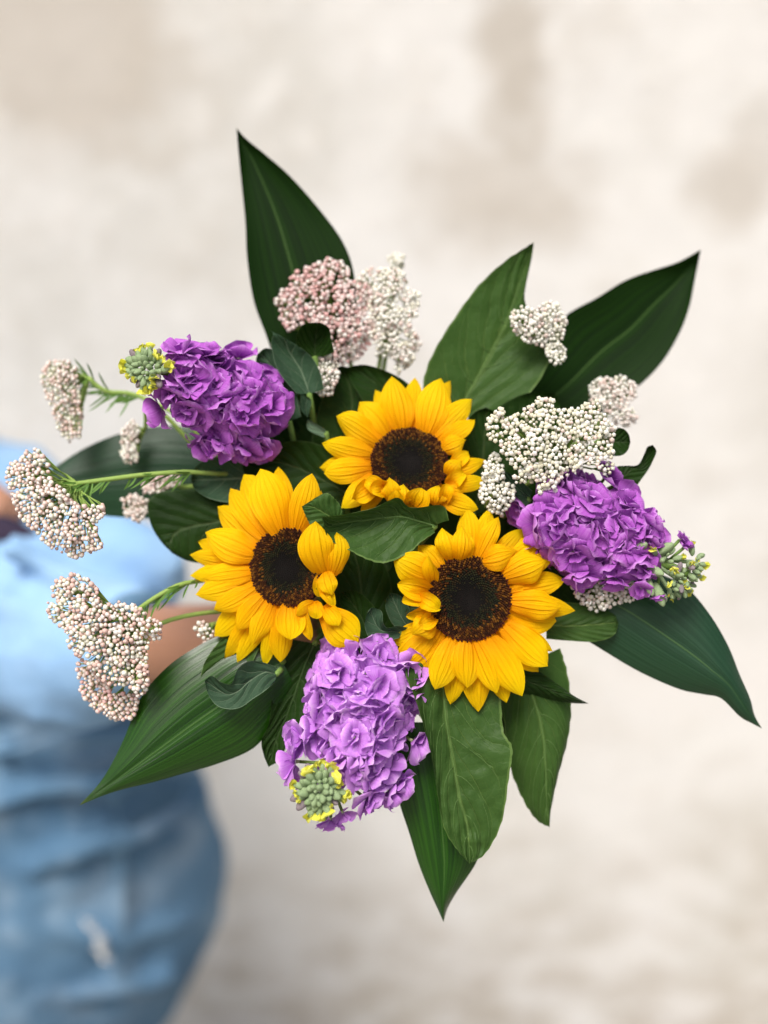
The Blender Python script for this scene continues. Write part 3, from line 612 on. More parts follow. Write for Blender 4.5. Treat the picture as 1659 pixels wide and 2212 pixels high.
leaf('shaded_leaf', 'dark leaf in the gap right of the leftmost sunflower disc', edges(None, (742, 1165), [(850, 1420), (850, 1330), (840, 1240), (800, 1180)], [(720, 1420), (715, 1340), (716, 1260), (725, 1200)], wL=-120, wM=-95, wR=-120, wt=-110), 'shaded_leaf', group=DG)
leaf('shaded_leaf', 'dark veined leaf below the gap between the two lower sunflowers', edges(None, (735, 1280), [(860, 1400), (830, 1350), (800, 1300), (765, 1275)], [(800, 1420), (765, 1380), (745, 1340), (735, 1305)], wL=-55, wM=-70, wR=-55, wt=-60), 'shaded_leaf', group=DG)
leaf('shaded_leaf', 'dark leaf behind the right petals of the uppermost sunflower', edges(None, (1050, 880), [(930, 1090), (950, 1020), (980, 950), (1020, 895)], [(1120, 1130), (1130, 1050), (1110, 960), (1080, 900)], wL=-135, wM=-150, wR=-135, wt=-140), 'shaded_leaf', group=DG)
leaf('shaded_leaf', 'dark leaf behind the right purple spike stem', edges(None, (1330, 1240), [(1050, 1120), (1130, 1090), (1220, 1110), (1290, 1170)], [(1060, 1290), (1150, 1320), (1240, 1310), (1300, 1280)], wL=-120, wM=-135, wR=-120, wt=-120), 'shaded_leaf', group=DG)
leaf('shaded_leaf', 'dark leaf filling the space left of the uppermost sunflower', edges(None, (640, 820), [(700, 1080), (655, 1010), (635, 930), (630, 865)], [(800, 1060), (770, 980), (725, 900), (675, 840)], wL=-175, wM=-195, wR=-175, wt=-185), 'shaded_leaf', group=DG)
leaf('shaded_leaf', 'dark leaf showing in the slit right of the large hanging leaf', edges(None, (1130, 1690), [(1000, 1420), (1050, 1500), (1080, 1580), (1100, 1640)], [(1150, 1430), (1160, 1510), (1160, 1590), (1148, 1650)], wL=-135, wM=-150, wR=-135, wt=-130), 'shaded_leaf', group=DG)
leaf('shaded_leaf', 'added dark leaf deepest behind the curled central leaf', edges(None, (790, 1000), [(1000, 1300), (980, 1210), (930, 1120), (860, 1040)], [(700, 1320), (680, 1220), (690, 1120), (730, 1040)], wL=-205, wM=-225, wR=-205, wt=-200), 'shaded_leaf', group=DG)  # added with the next two for dark depth inside the bouquet
leaf('shaded_leaf', 'added dark leaf deep behind the left edge of the lower right sunflower', edges(None, (900, 1180), [(1000, 1500), (980, 1400), (960, 1300), (930, 1220)], [(770, 1500), (770, 1400), (800, 1290), (850, 1220)], wL=-150, wM=-165, wR=-150, wt=-150), 'shaded_leaf', group=DG)
leaf('shaded_leaf', 'added dark leaf deep behind the top petals of the lower right sunflower', edges(None, (1120, 1020), [(900, 1200), (940, 1120), (1000, 1060), (1060, 1025)], [(1120, 1260), (1170, 1180), (1180, 1100), (1160, 1040)], wL=-160, wM=-175, wR=-160, wt=-160), 'shaded_leaf', group=DG)
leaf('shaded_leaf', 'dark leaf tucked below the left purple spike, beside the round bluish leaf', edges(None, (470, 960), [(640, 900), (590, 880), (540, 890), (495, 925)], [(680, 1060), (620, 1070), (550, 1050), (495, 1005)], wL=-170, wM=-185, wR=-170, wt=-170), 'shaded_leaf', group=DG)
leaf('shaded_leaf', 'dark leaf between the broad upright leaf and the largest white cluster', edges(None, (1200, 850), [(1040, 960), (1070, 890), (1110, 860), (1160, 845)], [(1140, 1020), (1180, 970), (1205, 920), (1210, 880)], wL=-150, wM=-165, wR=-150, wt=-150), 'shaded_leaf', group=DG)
leaf('curled_leaf', 'slim pale rimmed leaf curling between the left purple spike and the uppermost sunflower', [(700, 925, -120, 704, 935, -125, 700, 945, -120), (668, 905, -112, 672, 916, -120, 664, 926, -115), (648, 880, -106, 660, 884, -116, 668, 890, -108), (650, 855, -104, 662, 860, -112, 672, 864, -106), (644, 845, -108)], 'grey_leaf', group=GG, wave=.5)
leaf('pointed_bract', 'slim curved green bract crossing the top of the bottom purple spike', [(868, 1425, 12, 868, 1440, 4, 868, 1456, 8), (840, 1424, 26, 838, 1440, 14, 836, 1452, 22), (812, 1428, 34, 806, 1438, 26, 804, 1446, 30), (786, 1408, 34, 784, 1416, 32, 780, 1420, 32), (769, 1389, 34)], 'shaded_leaf', cat='bract', wave=0, crease=1)

# ------------------------------------------------------------------ stock flowers
def stock_petal_mesh(k, mat):
    rnd = random.Random(100 + k); nr, nc = 10, 11; v, uv = [], []
    curl = rnd.uniform(-.25, .4); wid = rnd.uniform(1.15, 1.5); ph = rnd.uniform(0, 6); amp = rnd.uniform(.02, .065); fold = rnd.uniform(-.15, .45); notch = rnd.uniform(0, .12)
    for i in range(nr):
        s = i / (nr - 1)
        w = wid * .5 * (.22 + .78 * math.sin(math.pi * min(1, s * .62 + .02)) ** 1.1) * (1 if s < .72 else math.sqrt(max(.0, 1 - ((s - .72) / .30) ** 2.2)) * .98 + .02)
        for j in range(nc):
            t = -1 + 2 * j / (nc - 1)
            x = w * t; y = s * (1 - .10 * t * t * s) - notch * s ** 6 * math.exp(-(t / .3) ** 2)
            z = curl * s * s * .8 + amp * math.sin(t * 3.0 + ph) * s ** 1.5 + amp * .7 * math.sin(s * 7 + t * 2 + ph * 2) * abs(t) * s + fold * t * t * s * .5
            # rolled rim
            e = max(0, s - .62) / .38; z += (-.20 if k % 3 else .14) * e * e; y -= .08 * e * e
            v.append(Vector((x, y, z))); uv.append((j / (nc - 1), s))
    return mesh_from('stock_petal', v, grid_faces(nr, nc), mat, uv)
SP = {m: [stock_petal_mesh(k, m) for k in range(9)] for m in ('stock_petal_lit', 'stock_petal_purple', 'yellow_bud_petal')}
def lathe_mesh(name, prof, mat, seg=8, smooth=True):
    v, f = [], []; n = len(prof)
    for (r, z) in prof:
        for k in range(seg): a = 2 * math.pi * k / seg; v.append(Vector((r * math.cos(a), r * math.sin(a), z)))
    for i in range(n - 1):
        for k in range(seg): k2 = (k + 1) % seg; f.append((i * seg + k, i * seg + k2, (i + 1) * seg + k2, (i + 1) * seg + k))
    f.append(tuple(reversed(range(seg)))); f.append(tuple((n - 1) * seg + k for k in range(seg)))
    return mesh_from(name, v, f, mat, smooth=smooth)
THROAT = lathe_mesh('floret', [(.10, -.5), (.16, -.2), (.2, 0), (.1, .06)], 'stock_throat')
def ribbed_bud(mat, open_=False):
    v, f = [], []; seg = 12; prof = [(.12, -1), (.42, -.75), (.58, -.3), (.60, .15), (.48, .6), (.25, .9), (.06, 1.0)]
    for (r, z) in prof:
        for k in range(seg):
            a = 2 * math.pi * k / seg; q = r * (1 + .10 * math.cos(a * 4)); v.append(Vector((q * math.cos(a), q * math.sin(a), z)))
    for i in range(len(prof) - 1):
        for k in range(seg): k2 = (k + 1) % seg; f.append((i * seg + k, i * seg + k2, (i + 1) * seg + k2, (i + 1) * seg + k))
    f.append(tuple(reversed(range(seg)))); f.append(tuple((len(prof) - 1) * seg + k for k in range(seg)))
    return mesh_from('bud', v, f, mat)
BUD_G = ribbed_bud('bud_green'); BUD_D = ribbed_bud('bud_dusky')
def px2dir(d): return (RT * d[0] - UP * d[1] - FW * d[2]).normalized()
def frame(nrm, spin):
    z = nrm.normalized(); a = Vector((0, 0, 1)) if abs(z.z) < .9 else Vector((1, 0, 0))
    x = a.cross(z).normalized(); y = z.cross(x)
    return Matrix((x * math.cos(spin) + y * math.sin(spin), -x * math.sin(spin) + y * math.cos(spin), z)).transposed()
def floret(root, pos, nrm, size, mat, dens=1.0):
    pw = P(*pos); nd = px2dir(nrm); sz = size * S * 1.10
    fl = inst('floret', THROAT, root, pw, frame(nd, 0).to_quaternion(), sz * .45)
    base_rot = fl.rotation_quaternion.to_matrix()
    whorls = [(4, 12, 1.0), (4, 40, .85), (2, 66, .55)] if dens > .7 else [(4, 25, .9), (2, 60, .7)]
    sp = random.random() * 6.28
    inv = base_rot.inverted(); k0 = sz * .45
    for (n, el, l) in whorls:
        sp += .7
        for k in range(n):
            a = sp + 2 * math.pi * k / n + random.uniform(-.25, .25); e = R(el + random.uniform(-12, 14))
            d = Vector((math.cos(a) * math.cos(e), math.sin(a) * math.cos(e), math.sin(e)))      # petal axis, floret frame
            up = Vector((-math.cos(a) * math.sin(e), -math.sin(a) * math.sin(e), math.cos(e)))
            tw = random.uniform(-.3, .3) * (1 + el / 60)
            x = d.cross(up); up2 = up * math.cos(tw) + x * math.sin(tw); x = d.cross(up2)
            m = Matrix((x, d, up2)).transposed()
            o = bpy.data.objects.new('petal', random.choice(SP[mat])); COL.objects.link(o); o.parent = fl
            o.rotation_mode = 'QUATERNION'; o.rotation_quaternion = m.to_quaternion()
            q = l * random.uniform(.85, 1.15) / .45
            o.scale = (q, q, q * random.choice((1, 1, 1, -1))); o.location = Vector((0, 0, .05)) + d * .12
    return fl
def budtip(root, c, axis, rad, yellow=6, n=30, side=None, stretch=1.0):
    ax = Vector(axis).normalized()
    a = ax.cross(Vector((0, 1, .2))).normalized(); b_ = ax.cross(a).normalized()
    for i in range(n):
        q = math.sqrt((i + .4) / n); th = i * 2.4
        out = a * math.cos(th) + b_ * math.sin(th)
        pos = Vector(c) + Vector([random.uniform(-2.2, 2.2) for _ in range(3)]) + out * rad * q * random.uniform(.88, 1.12) + ax * (rad * .55 * stretch * (1 - q * q))
        d = (ax * (1.1 - q * .9) + out * q + Vector([random.uniform(-.22, .22) for _ in range(3)])).normalized()
        sz = rad * (.19 + .08 * q) * random.uniform(.7, 1.25)
        yl = q > .62 and (i % 2 == 0)
        me = BUD_D if (q > .8 and i % 2) else BUD_G
        fr = frame(px2dir(d), random.random() * 6)
        bd = inst('bud', me, root, P(*pos), fr.to_quaternion(), (sz * S * 1.15, sz * S * 1.15, sz * S * 1.3))
        if yl:
            for k in range(3):
                e = R(random.uniform(60, 82)); an = random.random() * 6.28
                dd = Vector((math.cos(an) * math.cos(e), math.sin(an) * math.cos(e), math.sin(e))); up = Vector((-math.cos(an) * math.sin(e), -math.sin(an) * math.sin(e), math.cos(e)))
                x = dd.cross(up); m = Matrix((x, dd, up)).transposed()
                o = bpy.data.objects.new('petal', random.choice(SP['yellow_bud_petal'])); COL.objects.link(o); o.parent = bd
                o.rotation_mode = 'QUATERNION'; o.rotation_quaternion = m.to_quaternion(); o.scale = (random.uniform(1.0, 1.6),) * 3; o.location = (0, 0, .25)
def stock(label, tip, base, mat, florets, bud, group='purple stock spikes'):
    root = empty('stock_flower', label, 'flower', P(*tip), group)
    v, f = [], []; tube(v, f, [P(*q) for q in catmull([tip, Vector(tip).lerp(Vector(base), .5), base], 10)], .003, 8); obj('spike_stem', v, f, 'stem_green', root)
    stem(root, base, r=.003)
    T, B = Vector(tip), Vector(base); ab = B - T; pv, pf = [], []
    for q in florets:
        u, v_, w, size = q[:4]; p = Vector((u, v_, w)); t = max(0, min(1, (p - T).dot(ab) / ab.length_squared))
        n = (p - (T + ab * t)); n = n.normalized() - ab.normalized() * .35 + Vector((0, 0, .25)); n = n + Vector([random.uniform(-.25, .25) for _ in range(3)])
        floret(root, (u, v_, w), n, size, q[4] if len(q) > 4 else mat, 1 if size > 30 else .5)
        ft = T + ab * min(1, t + .08); tube(pv, pf, [P(*ft), P(*(ft.lerp(p, .55) + Vector((0, 0, -6)))), P(*(p - n.normalized() * size * .15))], .0011, 5)
    obj('pedicel', pv, pf, 'stem_green', root)
    bud(root)
    return root
def spread(T, B, r0, r1, n, size, seed, wmin=-40, t0=.12, squash=1.0):
    """florets round the spike axis on a golden spiral"""
    rnd = random.Random(seed); T, B = Vector(T), Vector(B); ab = (B - T); ax = ab.normalized()
    a = ax.cross(Vector((0, 0, 1))).normalized(); b_ = a.cross(ax).normalized()
    if b_.z < 0: b_ = -b_
    out = []; i = 0; k = 0
    while len(out) < n and k < 4000:
        k += 1; t = t0 + (1 - t0) * rnd.random() ; th = rnd.uniform(0, 6.283)
        if math.sin(th) < -.25: continue
        r = (r0 + (r1 - r0) * min(1, t * 1.25) ** .8) * rnd.uniform(.82, 1.08)
        p = T + ab * t + (a * math.cos(th) * r + b_ * math.sin(th) * r * squash)
        if any((p - Vector(o[:3])).length < size * .86 for o in out): continue
        out.append((p.x, p.y, p.z, size * rnd.uniform(.85, 1.12)))
    return out
fB = spread((752, 1712, 20), (800, 1430, -60), 40, 96, 46, 46, 3)
fB += [(640, 1645, 20, 46), (655, 1600, 10, 46), (715, 1770, 10, 32), (740, 1755, 15, 30), (790, 1725, 15, 40), (838, 1705, 0, 42), (800, 1715, 20, 40), (860, 1690, -10, 38), (890, 1600, -20, 44), (680, 1575, 10, 44), (745, 1400, -40, 44), (700, 1480, -40, 42), (860, 1500, -30, 44), (800, 1420, -40, 42), (650, 1680, 10, 28), (780, 1640, 50, 42), (845, 1560, 20, 44), (690, 1520, 0, 40), (740, 1650, 50, 36)]
def budB(r):
    budtip(r, (690, 1706, 70), (-.1, .1, 1), 48, n=50)
stock('bright purple stock spike at the bottom, green bud tip pointing at the viewer', (700, 1690, 40), (800, 1450, -60), 'stock_petal_lit', fB, budB)
fA = spread((370, 810, 20), (542, 884, -110), 16, 72, 36, 44, 5)
fA += [(392, 765, 20, 44), (350, 882, -10, 42), (372, 848, 20, 42), (390, 805, 25, 42), (410, 880, 0, 44), (440, 770, -10, 42), (420, 820, 15, 44), (560, 955, -80, 44), (470, 950, -60, 46), (578, 900, -100, 42), (568, 830, -100, 42), (515, 775, -80, 40), (430, 895, -10, 40), (530, 970, -70, 36), (500, 850, -20, 46), (440, 960, -80, 38), (410, 830, 10, 36), (460, 780, -30, 40)]
def budA(r):
    budtip(r, (320, 796, 40), (-.45, -.08, 1), 42, n=46)
stock('purple stock spike at the upper left with a pale green bud tip', (350, 800, 30), (560, 890, -110), 'stock_petal_purple', fA, budA)
fC = spread((1420, 1205, 0), (1190, 1110, -70), 6, 80, 34, 44, 9)
fC += [(1275, 1085, 10, 50), (1240, 1190, 10, 50), (1350, 1090, -20, 42), (1400, 1130, -20, 36), (1260, 1240, -10, 42), (1160, 1120, -50, 40), (1340, 1200, 10, 38), (1190, 1065, -40, 40), (1310, 1030, -50, 40), (1130, 1100, -70, 36), (1215, 1130, 10, 48), (1300, 1150, 20, 44), (1395, 1235, 0, 30), (1470, 1165, -5, 22), (1478, 1182, -5, 20), (1420, 1285, 0, 22), (1385, 1270, 0, 28), (1370, 1130, -5, 38), (1390, 1175, 5, 34), (1330, 1250, -10, 34)]
def budC(r):
    for (u, v, w, n, ax) in [(1462, 1250, -5, 12, (.7, .3, .6)), (1492, 1236, -12, 11, (1, .1, .35)), (1446, 1274, -8, 9, (.5, .9, .4)), (1498, 1214, -14, 7, (1, -.4, .4)), (1440, 1205, 0, 9, (.6, -.5, .7)), (1480, 1262, -12, 8, (.9, .6, .3))]:
        budtip(r, (u, v, w), ax, 32, n=n)
        vv, ff = [], []; tube(vv, ff, [P(1400, 1200, -20), P((u + 1400) / 2, (v + 1200) / 2 + 4, w - 10), P(u, v, w)], .0014, 6); obj('pedicel', vv, ff, 'bud_green', r)
    for (u, v, w, ax) in [(1432, 1188, 2, (.7, -.5, .5)), (1400, 1262, 0, (.3, .9, .4)), (1424, 1284, -4, (.3, 1, .3)), (1382, 1180, 10, (.3, -.2, .9)), (1412, 1232, 8, (.6, .3, .8))]:
        inst('bud', BUD_G, r, P(u, v, w), frame(px2dir(ax), 0).to_quaternion(), (19 * S, 19 * S, 28 * S))
stock('purple stock spike at the right, seen side-on with green buds at its far end', (1486, 1240, -10), (1190, 1110, -70), 'stock_petal_purple', fC, budC)

# ------------------------------------------------------------------ rice flower clusters
def rice_bud_mesh(mat):
    v, f = [], []; seg = 10; prof = [(.25, -1.0), (.62, -.75), (.90, -.3), (.98, .15), (.84, .55), (.5, .86), (.16, .95)]
    for (r, z) in prof:
        for k in range(seg):
            a = 2 * math.pi * k / seg; q = r * (1 + (.13 if k % 2 else -.10)); v.append(Vector((q * math.cos(a), q * math.sin(a), z + (.12 if k % 2 else -.04))))
    for i in range(len(prof) - 1):
        for k in range(seg): k2 = (k + 1) % seg; f.append((i * seg + k, i * seg + k2, (i + 1) * seg + k2, (i + 1) * seg + k))
    f.append(tuple(reversed(range(seg)))); f.append(tuple((len(prof) - 1) * seg + k for k in range(seg)))
    return mesh_from('flower_bud', v, f, mat)
RB = {m: rice_bud_mesh(m) for m in ('rice_bud_white', 'rice_bud_blush', 'rice_bud_pink')}
def inpoly(p, poly):
    x, y = p; c = False; j = len(poly) - 1
    for i in range(len(poly)):
        (xi, yi), (xj, yj) = poly[i], poly[j]
        if (yi > y) != (yj > y) and x < (xj - xi) * (y - yi) / (yj - yi) + xi: c = not c
        j = i
    return c
def rice(label, poly, w0, hub, stempts, mats, facing=(0, 0, 1), bud=4.6, gap=6.8, dome=26, layers=2, seed=1, needles=0, stem_r=.0016, cluster=34, back=40, stem_mat='bright_stem'):
    """buds fill the outline of the umbel on a domed surface; every bud sits on a stalklet to a sub-branch and on to the hub"""
    rnd = random.Random(seed)
    root = empty('rice_flower', label, 'flower cluster', P(*hub), 'rice flower clusters')
    us = [p[0] for p in poly]; vs = [p[1] for p in poly]; cu, cv = sum(us) / len(us), sum(vs) / len(vs)
    ru, rv = (max(us) - min(us)) / 2, (max(vs) - min(vs)) / 2
    F = Vector(facing).normalized()
    def surf(u, v): 
        q = ((u - cu) / ru) ** 2 + ((v - cv) / rv) ** 2
        return w0 + dome * (1 - min(1.3, q))
    nodes = []; tries = 0
    while tries < 900:
        tries += 1; u = rnd.uniform(min(us), max(us)); v = rnd.uniform(min(vs), max(vs))
        if not inpoly((u, v), poly): continue
        if any((u - a[0]) ** 2 + (v - a[1]) ** 2 < (cluster * .8) ** 2 for a in nodes): continue
        nodes.append((u, v, rnd.uniform(-8, 8)))
    H = Vector(hub); nd = []
    for (u, v, dw) in nodes:
        top = Vector((u, v, surf(u, v) + dw)); low = top.lerp(H, min(.6, back / max(1, (top - H).length))); nd.append((top, low, dw))
    pts = []
    for L in range(layers):
        tries = 0; lst = []
        while tries < 5000:
            tries += 1; u = rnd.uniform(min(us), max(us)); v = rnd.uniform(min(vs), max(vs))
            if not inpoly((u, v), poly): continue
            best = min(nd, key=lambda a: (a[0].x - u) ** 2 + (a[0].y - v) ** 2)
            dd = math.hypot(best[0].x - u, best[0].y - v)
            if dd > cluster * .56 and rnd.random() < .9: continue
            if any((u - a[0]) ** 2 + (v - a[1]) ** 2 < (gap + L * 2.5) ** 2 for a in lst): continue
            w = surf(u, v) + best[2] + 9 * (1 - (dd / cluster) ** 2) - L * 13 + rnd.uniform(-5, 5)
            lst.append((u, v, w, best, L))
        pts += lst
    v, f = [], []
    n = 0; stuff_v, stuff_f = [], []
    for (u, vv, w, best, L_) in pts:
        p = Vector((u, vv, w)); d = (p - best[1]).normalized() * .7 + F * .6
        q = frame(px2dir(d), rnd.random() * 6).to_quaternion(); sz = bud * rnd.choice((.7, .9, 1, 1.1, 1.2)) * rnd.uniform(.9, 1.1) * (1.05 if L_ == 0 else .85) * S
        if n < 300:
            inst('flower_bud', RB[rnd.choice(mats)], root, P(*p), q, (sz, sz, sz * 1.1)); 
        else:
            me = RB[mats[0]]; b0 = len(stuff_v); pc = P(*p)
            stuff_v += [pc + (q @ (vt.co * sz)) for vt in me.vertices]; stuff_f += [tuple(b0 + i for i in fc.vertices) for fc in me.polygons]
        n += 1
        if rnd.random() < .8: tube(v, f, [P(*best[1]), P(*(p - d.normalized() * bud * .9))], .00035, 3, False)
    for (top, low, dw) in nd:
        m = H.lerp(low, .5) + Vector((rnd.uniform(-6, 6), rnd.uniform(-6, 6), -6))
        tube(v, f, [P(*q) for q in catmull([H, m, low], 6)], [stem_r * .8] * 2 + [stem_r * .55] * 2 + [stem_r * .4] * 2, 5, False)
    obj('branchlet', v, f, stem_mat, root)
    if stuff_v:
        o = obj('flower_bud', stuff_v, stuff_f, mats[0], root); o['kind'] = 'stuff'
    sp = catmull([hub] + list(stempts) + [BIND], 18)
    v, f = [], []; tube(v, f, [P(*q) for q in sp], stem_r, 7); obj('stem', v, f, stem_mat, root)
    for k in range(needles):
        i = int(rnd.uniform(0, .55) * 17); a = sp[i].lerp(sp[i + 1], rnd.random()); T = (sp[max(0, i - 1)] - sp[i + 1]).normalized()
        d = (T * rnd.uniform(.6, 1) + Vector((rnd.uniform(-.5, .5), rnd.uniform(-.1, .9), rnd.uniform(-.4, .5)))).normalized()
        ray_petal(root, a, a + d * rnd.uniform(34, 74), 4.6, arch=rnd.uniform(-5, 5), arc=.6, bend=rnd.uniform(-6, 6), mat='needle_green', name='needle_leaf', nr=6, nc=3, ruffle=0)
    return root
Wt, Bl, Pk = 'rice_bud_white', 'rice_bud_blush', 'rice_bud_pink'
rice('largest white bud cluster, above the right purple spike', [(1050, 905), (1080, 880), (1100, 905), (1140, 880), (1165, 858), (1195, 862), (1200, 885), (1240, 880), (1290, 865), (1300, 890), (1330, 915), (1325, 960), (1325, 1010), (1310, 1030), (1285, 1000), (1250, 1015), (1210, 1035), (1195, 1085), (1165, 1075), (1160, 1040), (1115, 1045), (1100, 1000), (1075, 960), (1055, 945)], 0, (1195, 1000, -80), [(1120, 1060, -160)], [Wt, Wt, Wt, Wt, Bl], seed=2, bud=4.6, gap=6.9)
rice('small olive white bud cluster between the uppermost sunflower and the largest white cluster', [(1040, 1045), (1045, 1000), (1070, 978), (1085, 1000), (1090, 1040), (1112, 1050), (1108, 1085), (1085, 1115), (1060, 1105), (1035, 1075)], -40, (1070, 1060, -110), [(1000, 1150, -220)], [Wt], seed=3, gap=6.8, cluster=28)
rice('creamy white bud cluster lying against the broad upright leaf', [(1103, 680), (1125, 660), (1160, 668), (1180, 648), (1205, 655), (1222, 690), (1222, 730), (1195, 745), (1165, 748), (1130, 735), (1108, 715)], -125, (1170, 730, -160), [(1140, 800, -200)], [Wt, Wt, Bl], seed=4, gap=6.8, dome=20)
rice('tiny cream bud cluster hanging below the creamy white cluster', [(1180, 745), (1205, 738), (1222, 755), (1218, 782), (1200, 790), (1182, 772)], -130, (1195, 750, -155), [(1150, 820, -200)], [Wt], seed=5, gap=6.8, cluster=20, dome=10)
rice('blush bud cluster at the right, in front of the dark upper right leaf', [(1270, 835), (1295, 818), (1340, 812), (1372, 830), (1375, 862), (1360, 875), (1378, 900), (1360, 922), (1330, 915), (1310, 890), (1275, 865)], -190, (1320, 880, -230), [(1240, 960, -280)], [Bl, Wt, Bl], seed=6, gap=6.9, dome=16)
rice('greyish bud cluster underneath the right purple spike', [(1235, 1265), (1265, 1285), (1300, 1250), (1340, 1240), (1375, 1265), (1370, 1295), (1335, 1305), (1290, 1322), (1255, 1305)], -70, (1290, 1270, -120), [(1180, 1260, -220)], [Bl, Wt], seed=7, gap=7.6, dome=12)
rice('pink bud cluster at the top, left half of the pair', [(595, 650), (610, 620), (640, 585), (680, 572), (715, 556), (748, 570), (755, 605), (800, 620), (805, 660), (815, 700), (800, 740), (775, 775), (740, 790), (715, 760), (690, 720), (650, 700), (625, 715), (605, 690)], -200, (740, 720, -280), [(760, 850, -280)], [Pk, Pk, Bl], seed=8, gap=6.8, dome=30, bud=4.9, layers=2)
rice('cream bud cluster at the top, right half of the pair', [(770, 600), (800, 578), (860, 580), (880, 600), (880, 625), (908, 635), (905, 670), (885, 700), (910, 740), (885, 790), (860, 808), (845, 770), (815, 770), (800, 720), (795, 660), (775, 630)], -205, (840, 720, -290), [(820, 850, -280)], [Wt, Wt, Bl], seed=9, gap=6.8, dome=30, bud=4.9)
rice('greenish unopened bud knot topping the cream cluster', [(836, 556), (855, 547), (872, 555), (870, 580), (845, 582)], -260, (855, 600, -290), [(830, 720, -240)], [Wt], seed=10, gap=6.8, cluster=20, dome=6)
rice('small tan bud cluster hanging below the pink cluster', [(676, 780), (700, 763), (728, 775), (732, 810), (718, 850), (690, 855), (682, 825)], -140, (715, 800, -190), [(730, 900, -260)], [Bl, Wt], seed=11, gap=6.8, dome=10)
rice('blurred blush bud cluster at the far upper left', [(88, 815), (105, 780), (150, 778), (165, 800), (170, 850), (178, 880), (172, 945), (150, 955), (125, 925), (105, 870)], -200, (190, 815, -215), [(230, 845, -220), (310, 860, -230), (450, 960, -220)], [Bl, Wt, Bl], facing=(-1, 0, .4), seed=12, gap=7.6, dome=14, needles=34, back=60)
rice('pale bud cluster reaching the left edge, in front of the blue shirt', [(12, 1030), (25, 1000), (60, 962), (85, 975), (108, 1010), (112, 1045), (140, 1055), (175, 1090), (228, 1088), (225, 1110), (205, 1130), (215, 1165), (225, 1180), (190, 1195), (160, 1205), (120, 1190), (75, 1150), (40, 1110)], 10, (165, 1045, -30), [(230, 1036, -40), (330, 1024, -60), (440, 1022, -100), (560, 1060, -220)], [Bl, Bl, Wt, Bl], facing=(-1, .3, .5), seed=13, gap=7.0, dome=20, needles=46, back=70)
rice('pink tipped bud cluster at the left, above the glossy lower left leaf', [(103, 1300), (120, 1255), (150, 1240), (180, 1240), (210, 1270), (220, 1310), (255, 1300), (300, 1310), (352, 1350), (350, 1380), (318, 1390), (322, 1450), (318, 1490), (300, 1505), (270, 1480), (235, 1480), (190, 1440), (150, 1400), (140, 1360), (105, 1330)], 15, (275, 1335, -35), [(340, 1288, -40), (410, 1258, -70), (520, 1262, -180)], [Bl, Wt, Wt, Bl], facing=(-1, .2, .6), seed=14, gap=7.0, dome=22, needles=34, back=70)
rice('tan bud cluster in shade under the pink tipped left cluster', [(165, 1430), (200, 1450), (240, 1490), (290, 1500), (300, 1520), (285, 1552), (250, 1555), (205, 1535), (175, 1500)], -45, (300, 1420, -60), [(340, 1350, -80), (500, 1320, -160)], [Bl, Pk, Bl], facing=(-1, .4, .3), seed=15, gap=6.9, dome=10)
rice('small blurred bud cluster hanging under the left purple spike tip', [(265, 925), (285, 908), (300, 925), (296, 960), (298, 995), (275, 1003), (262, 980)], -230, (310, 930, -240), [(360, 900, -180)], [Bl, Wt], seed=16, gap=6.8, cluster=24, dome=6)
rice('small pinkish bud cluster right of the upper left stems', [(305, 1045), (340, 1028), (385, 1025), (388, 1045), (340, 1065), (310, 1065)], -210, (390, 1050, -230), [(470, 1080, -200)], [Bl, Pk], seed=17, gap=6.8, cluster=24, dome=6, needles=6)
rice('small tan bud cluster at the edge of the round dark leaf', [(262, 1080), (290, 1068), (318, 1080), (318, 1110), (300, 1130), (275, 1118)], -210, (330, 1085, -230), [(400, 1085, -180)], [Bl], seed=18, gap=6.8, cluster=24, dome=6)
rice('few tiny blush buds beside the leftmost sunflower, over the forearm', [(418, 1350), (440, 1340), (460, 1360), (462, 1385), (440, 1390)], -110, (455, 1350, -130), [(520, 1340, -200)], [Bl, Wt], seed=19, gap=8.5, cluster=20, dome=4, layers=1, needles=10)

# ------------------------------------------------------------------ person holding the bouquet
per = empty('person', 'person in light blue denim shirt and jeans holding the bouquet out from the left', 'person', Vector((-.62, 1.22, 0)))
def ring_loft(v, f, rings, seg=28):
    b0 = len(v)
    for (c, rx_, ry_) in rings:
        for k in range(seg):
            a = 2 * math.pi * k / seg; v.append(Vector(c) + Vector((math.cos(a) * rx_, math.sin(a) * ry_, 0)))
    n = len(rings)
    for i in range(n - 1):
        for k in range(seg):
            k2 = (k + 1) % seg; f.append((b0 + i * seg + k, b0 + i * seg + k2, b0 + (i + 1) * seg + k2, b0 + (i + 1) * seg + k))
    f.append(tuple(b0 + k for k in reversed(range(seg)))); f.append(tuple(b0 + (n - 1) * seg + k for k in range(seg)))
def ball(v, f, c, r, seg=16):
    rings = []
    rr = r if isinstance(r, (tuple, list)) else (r, r, r)
    for i in range(1, 10):
        a = math.pi * i / 10; rings.append(((c[0], c[1], c[2] - rr[2] * math.cos(a)), rr[0] * math.sin(a), rr[1] * math.sin(a)))
    ring_loft(v, f, rings, seg)
def soft(o, vox, sm=6, disp=None, fac=.5):
    m = o.modifiers.new('remesh', 'REMESH'); m.mode = 'VOXEL'; m.voxel_size = vox; m.use_smooth_shade = True
    m = o.modifiers.new('smooth', 'SMOOTH'); m.iterations = sm; m.factor = fac
    if disp:
        for (sz, st) in disp:
            tx = bpy.data.textures.new('folds', 'CLOUDS'); tx.noise_scale = sz; tx.noise_depth = 2
            d = o.modifiers.new('folds', 'DISPLACE'); d.texture = tx; d.strength = st; d.mid_level = .5; d.texture_coords = 'LOCAL'
def Wd(u, v, d): return P(u, v, (0.75 - d) / S)
hand = P(BIND[0] - 12, BIND[1] + 6, BIND[2])
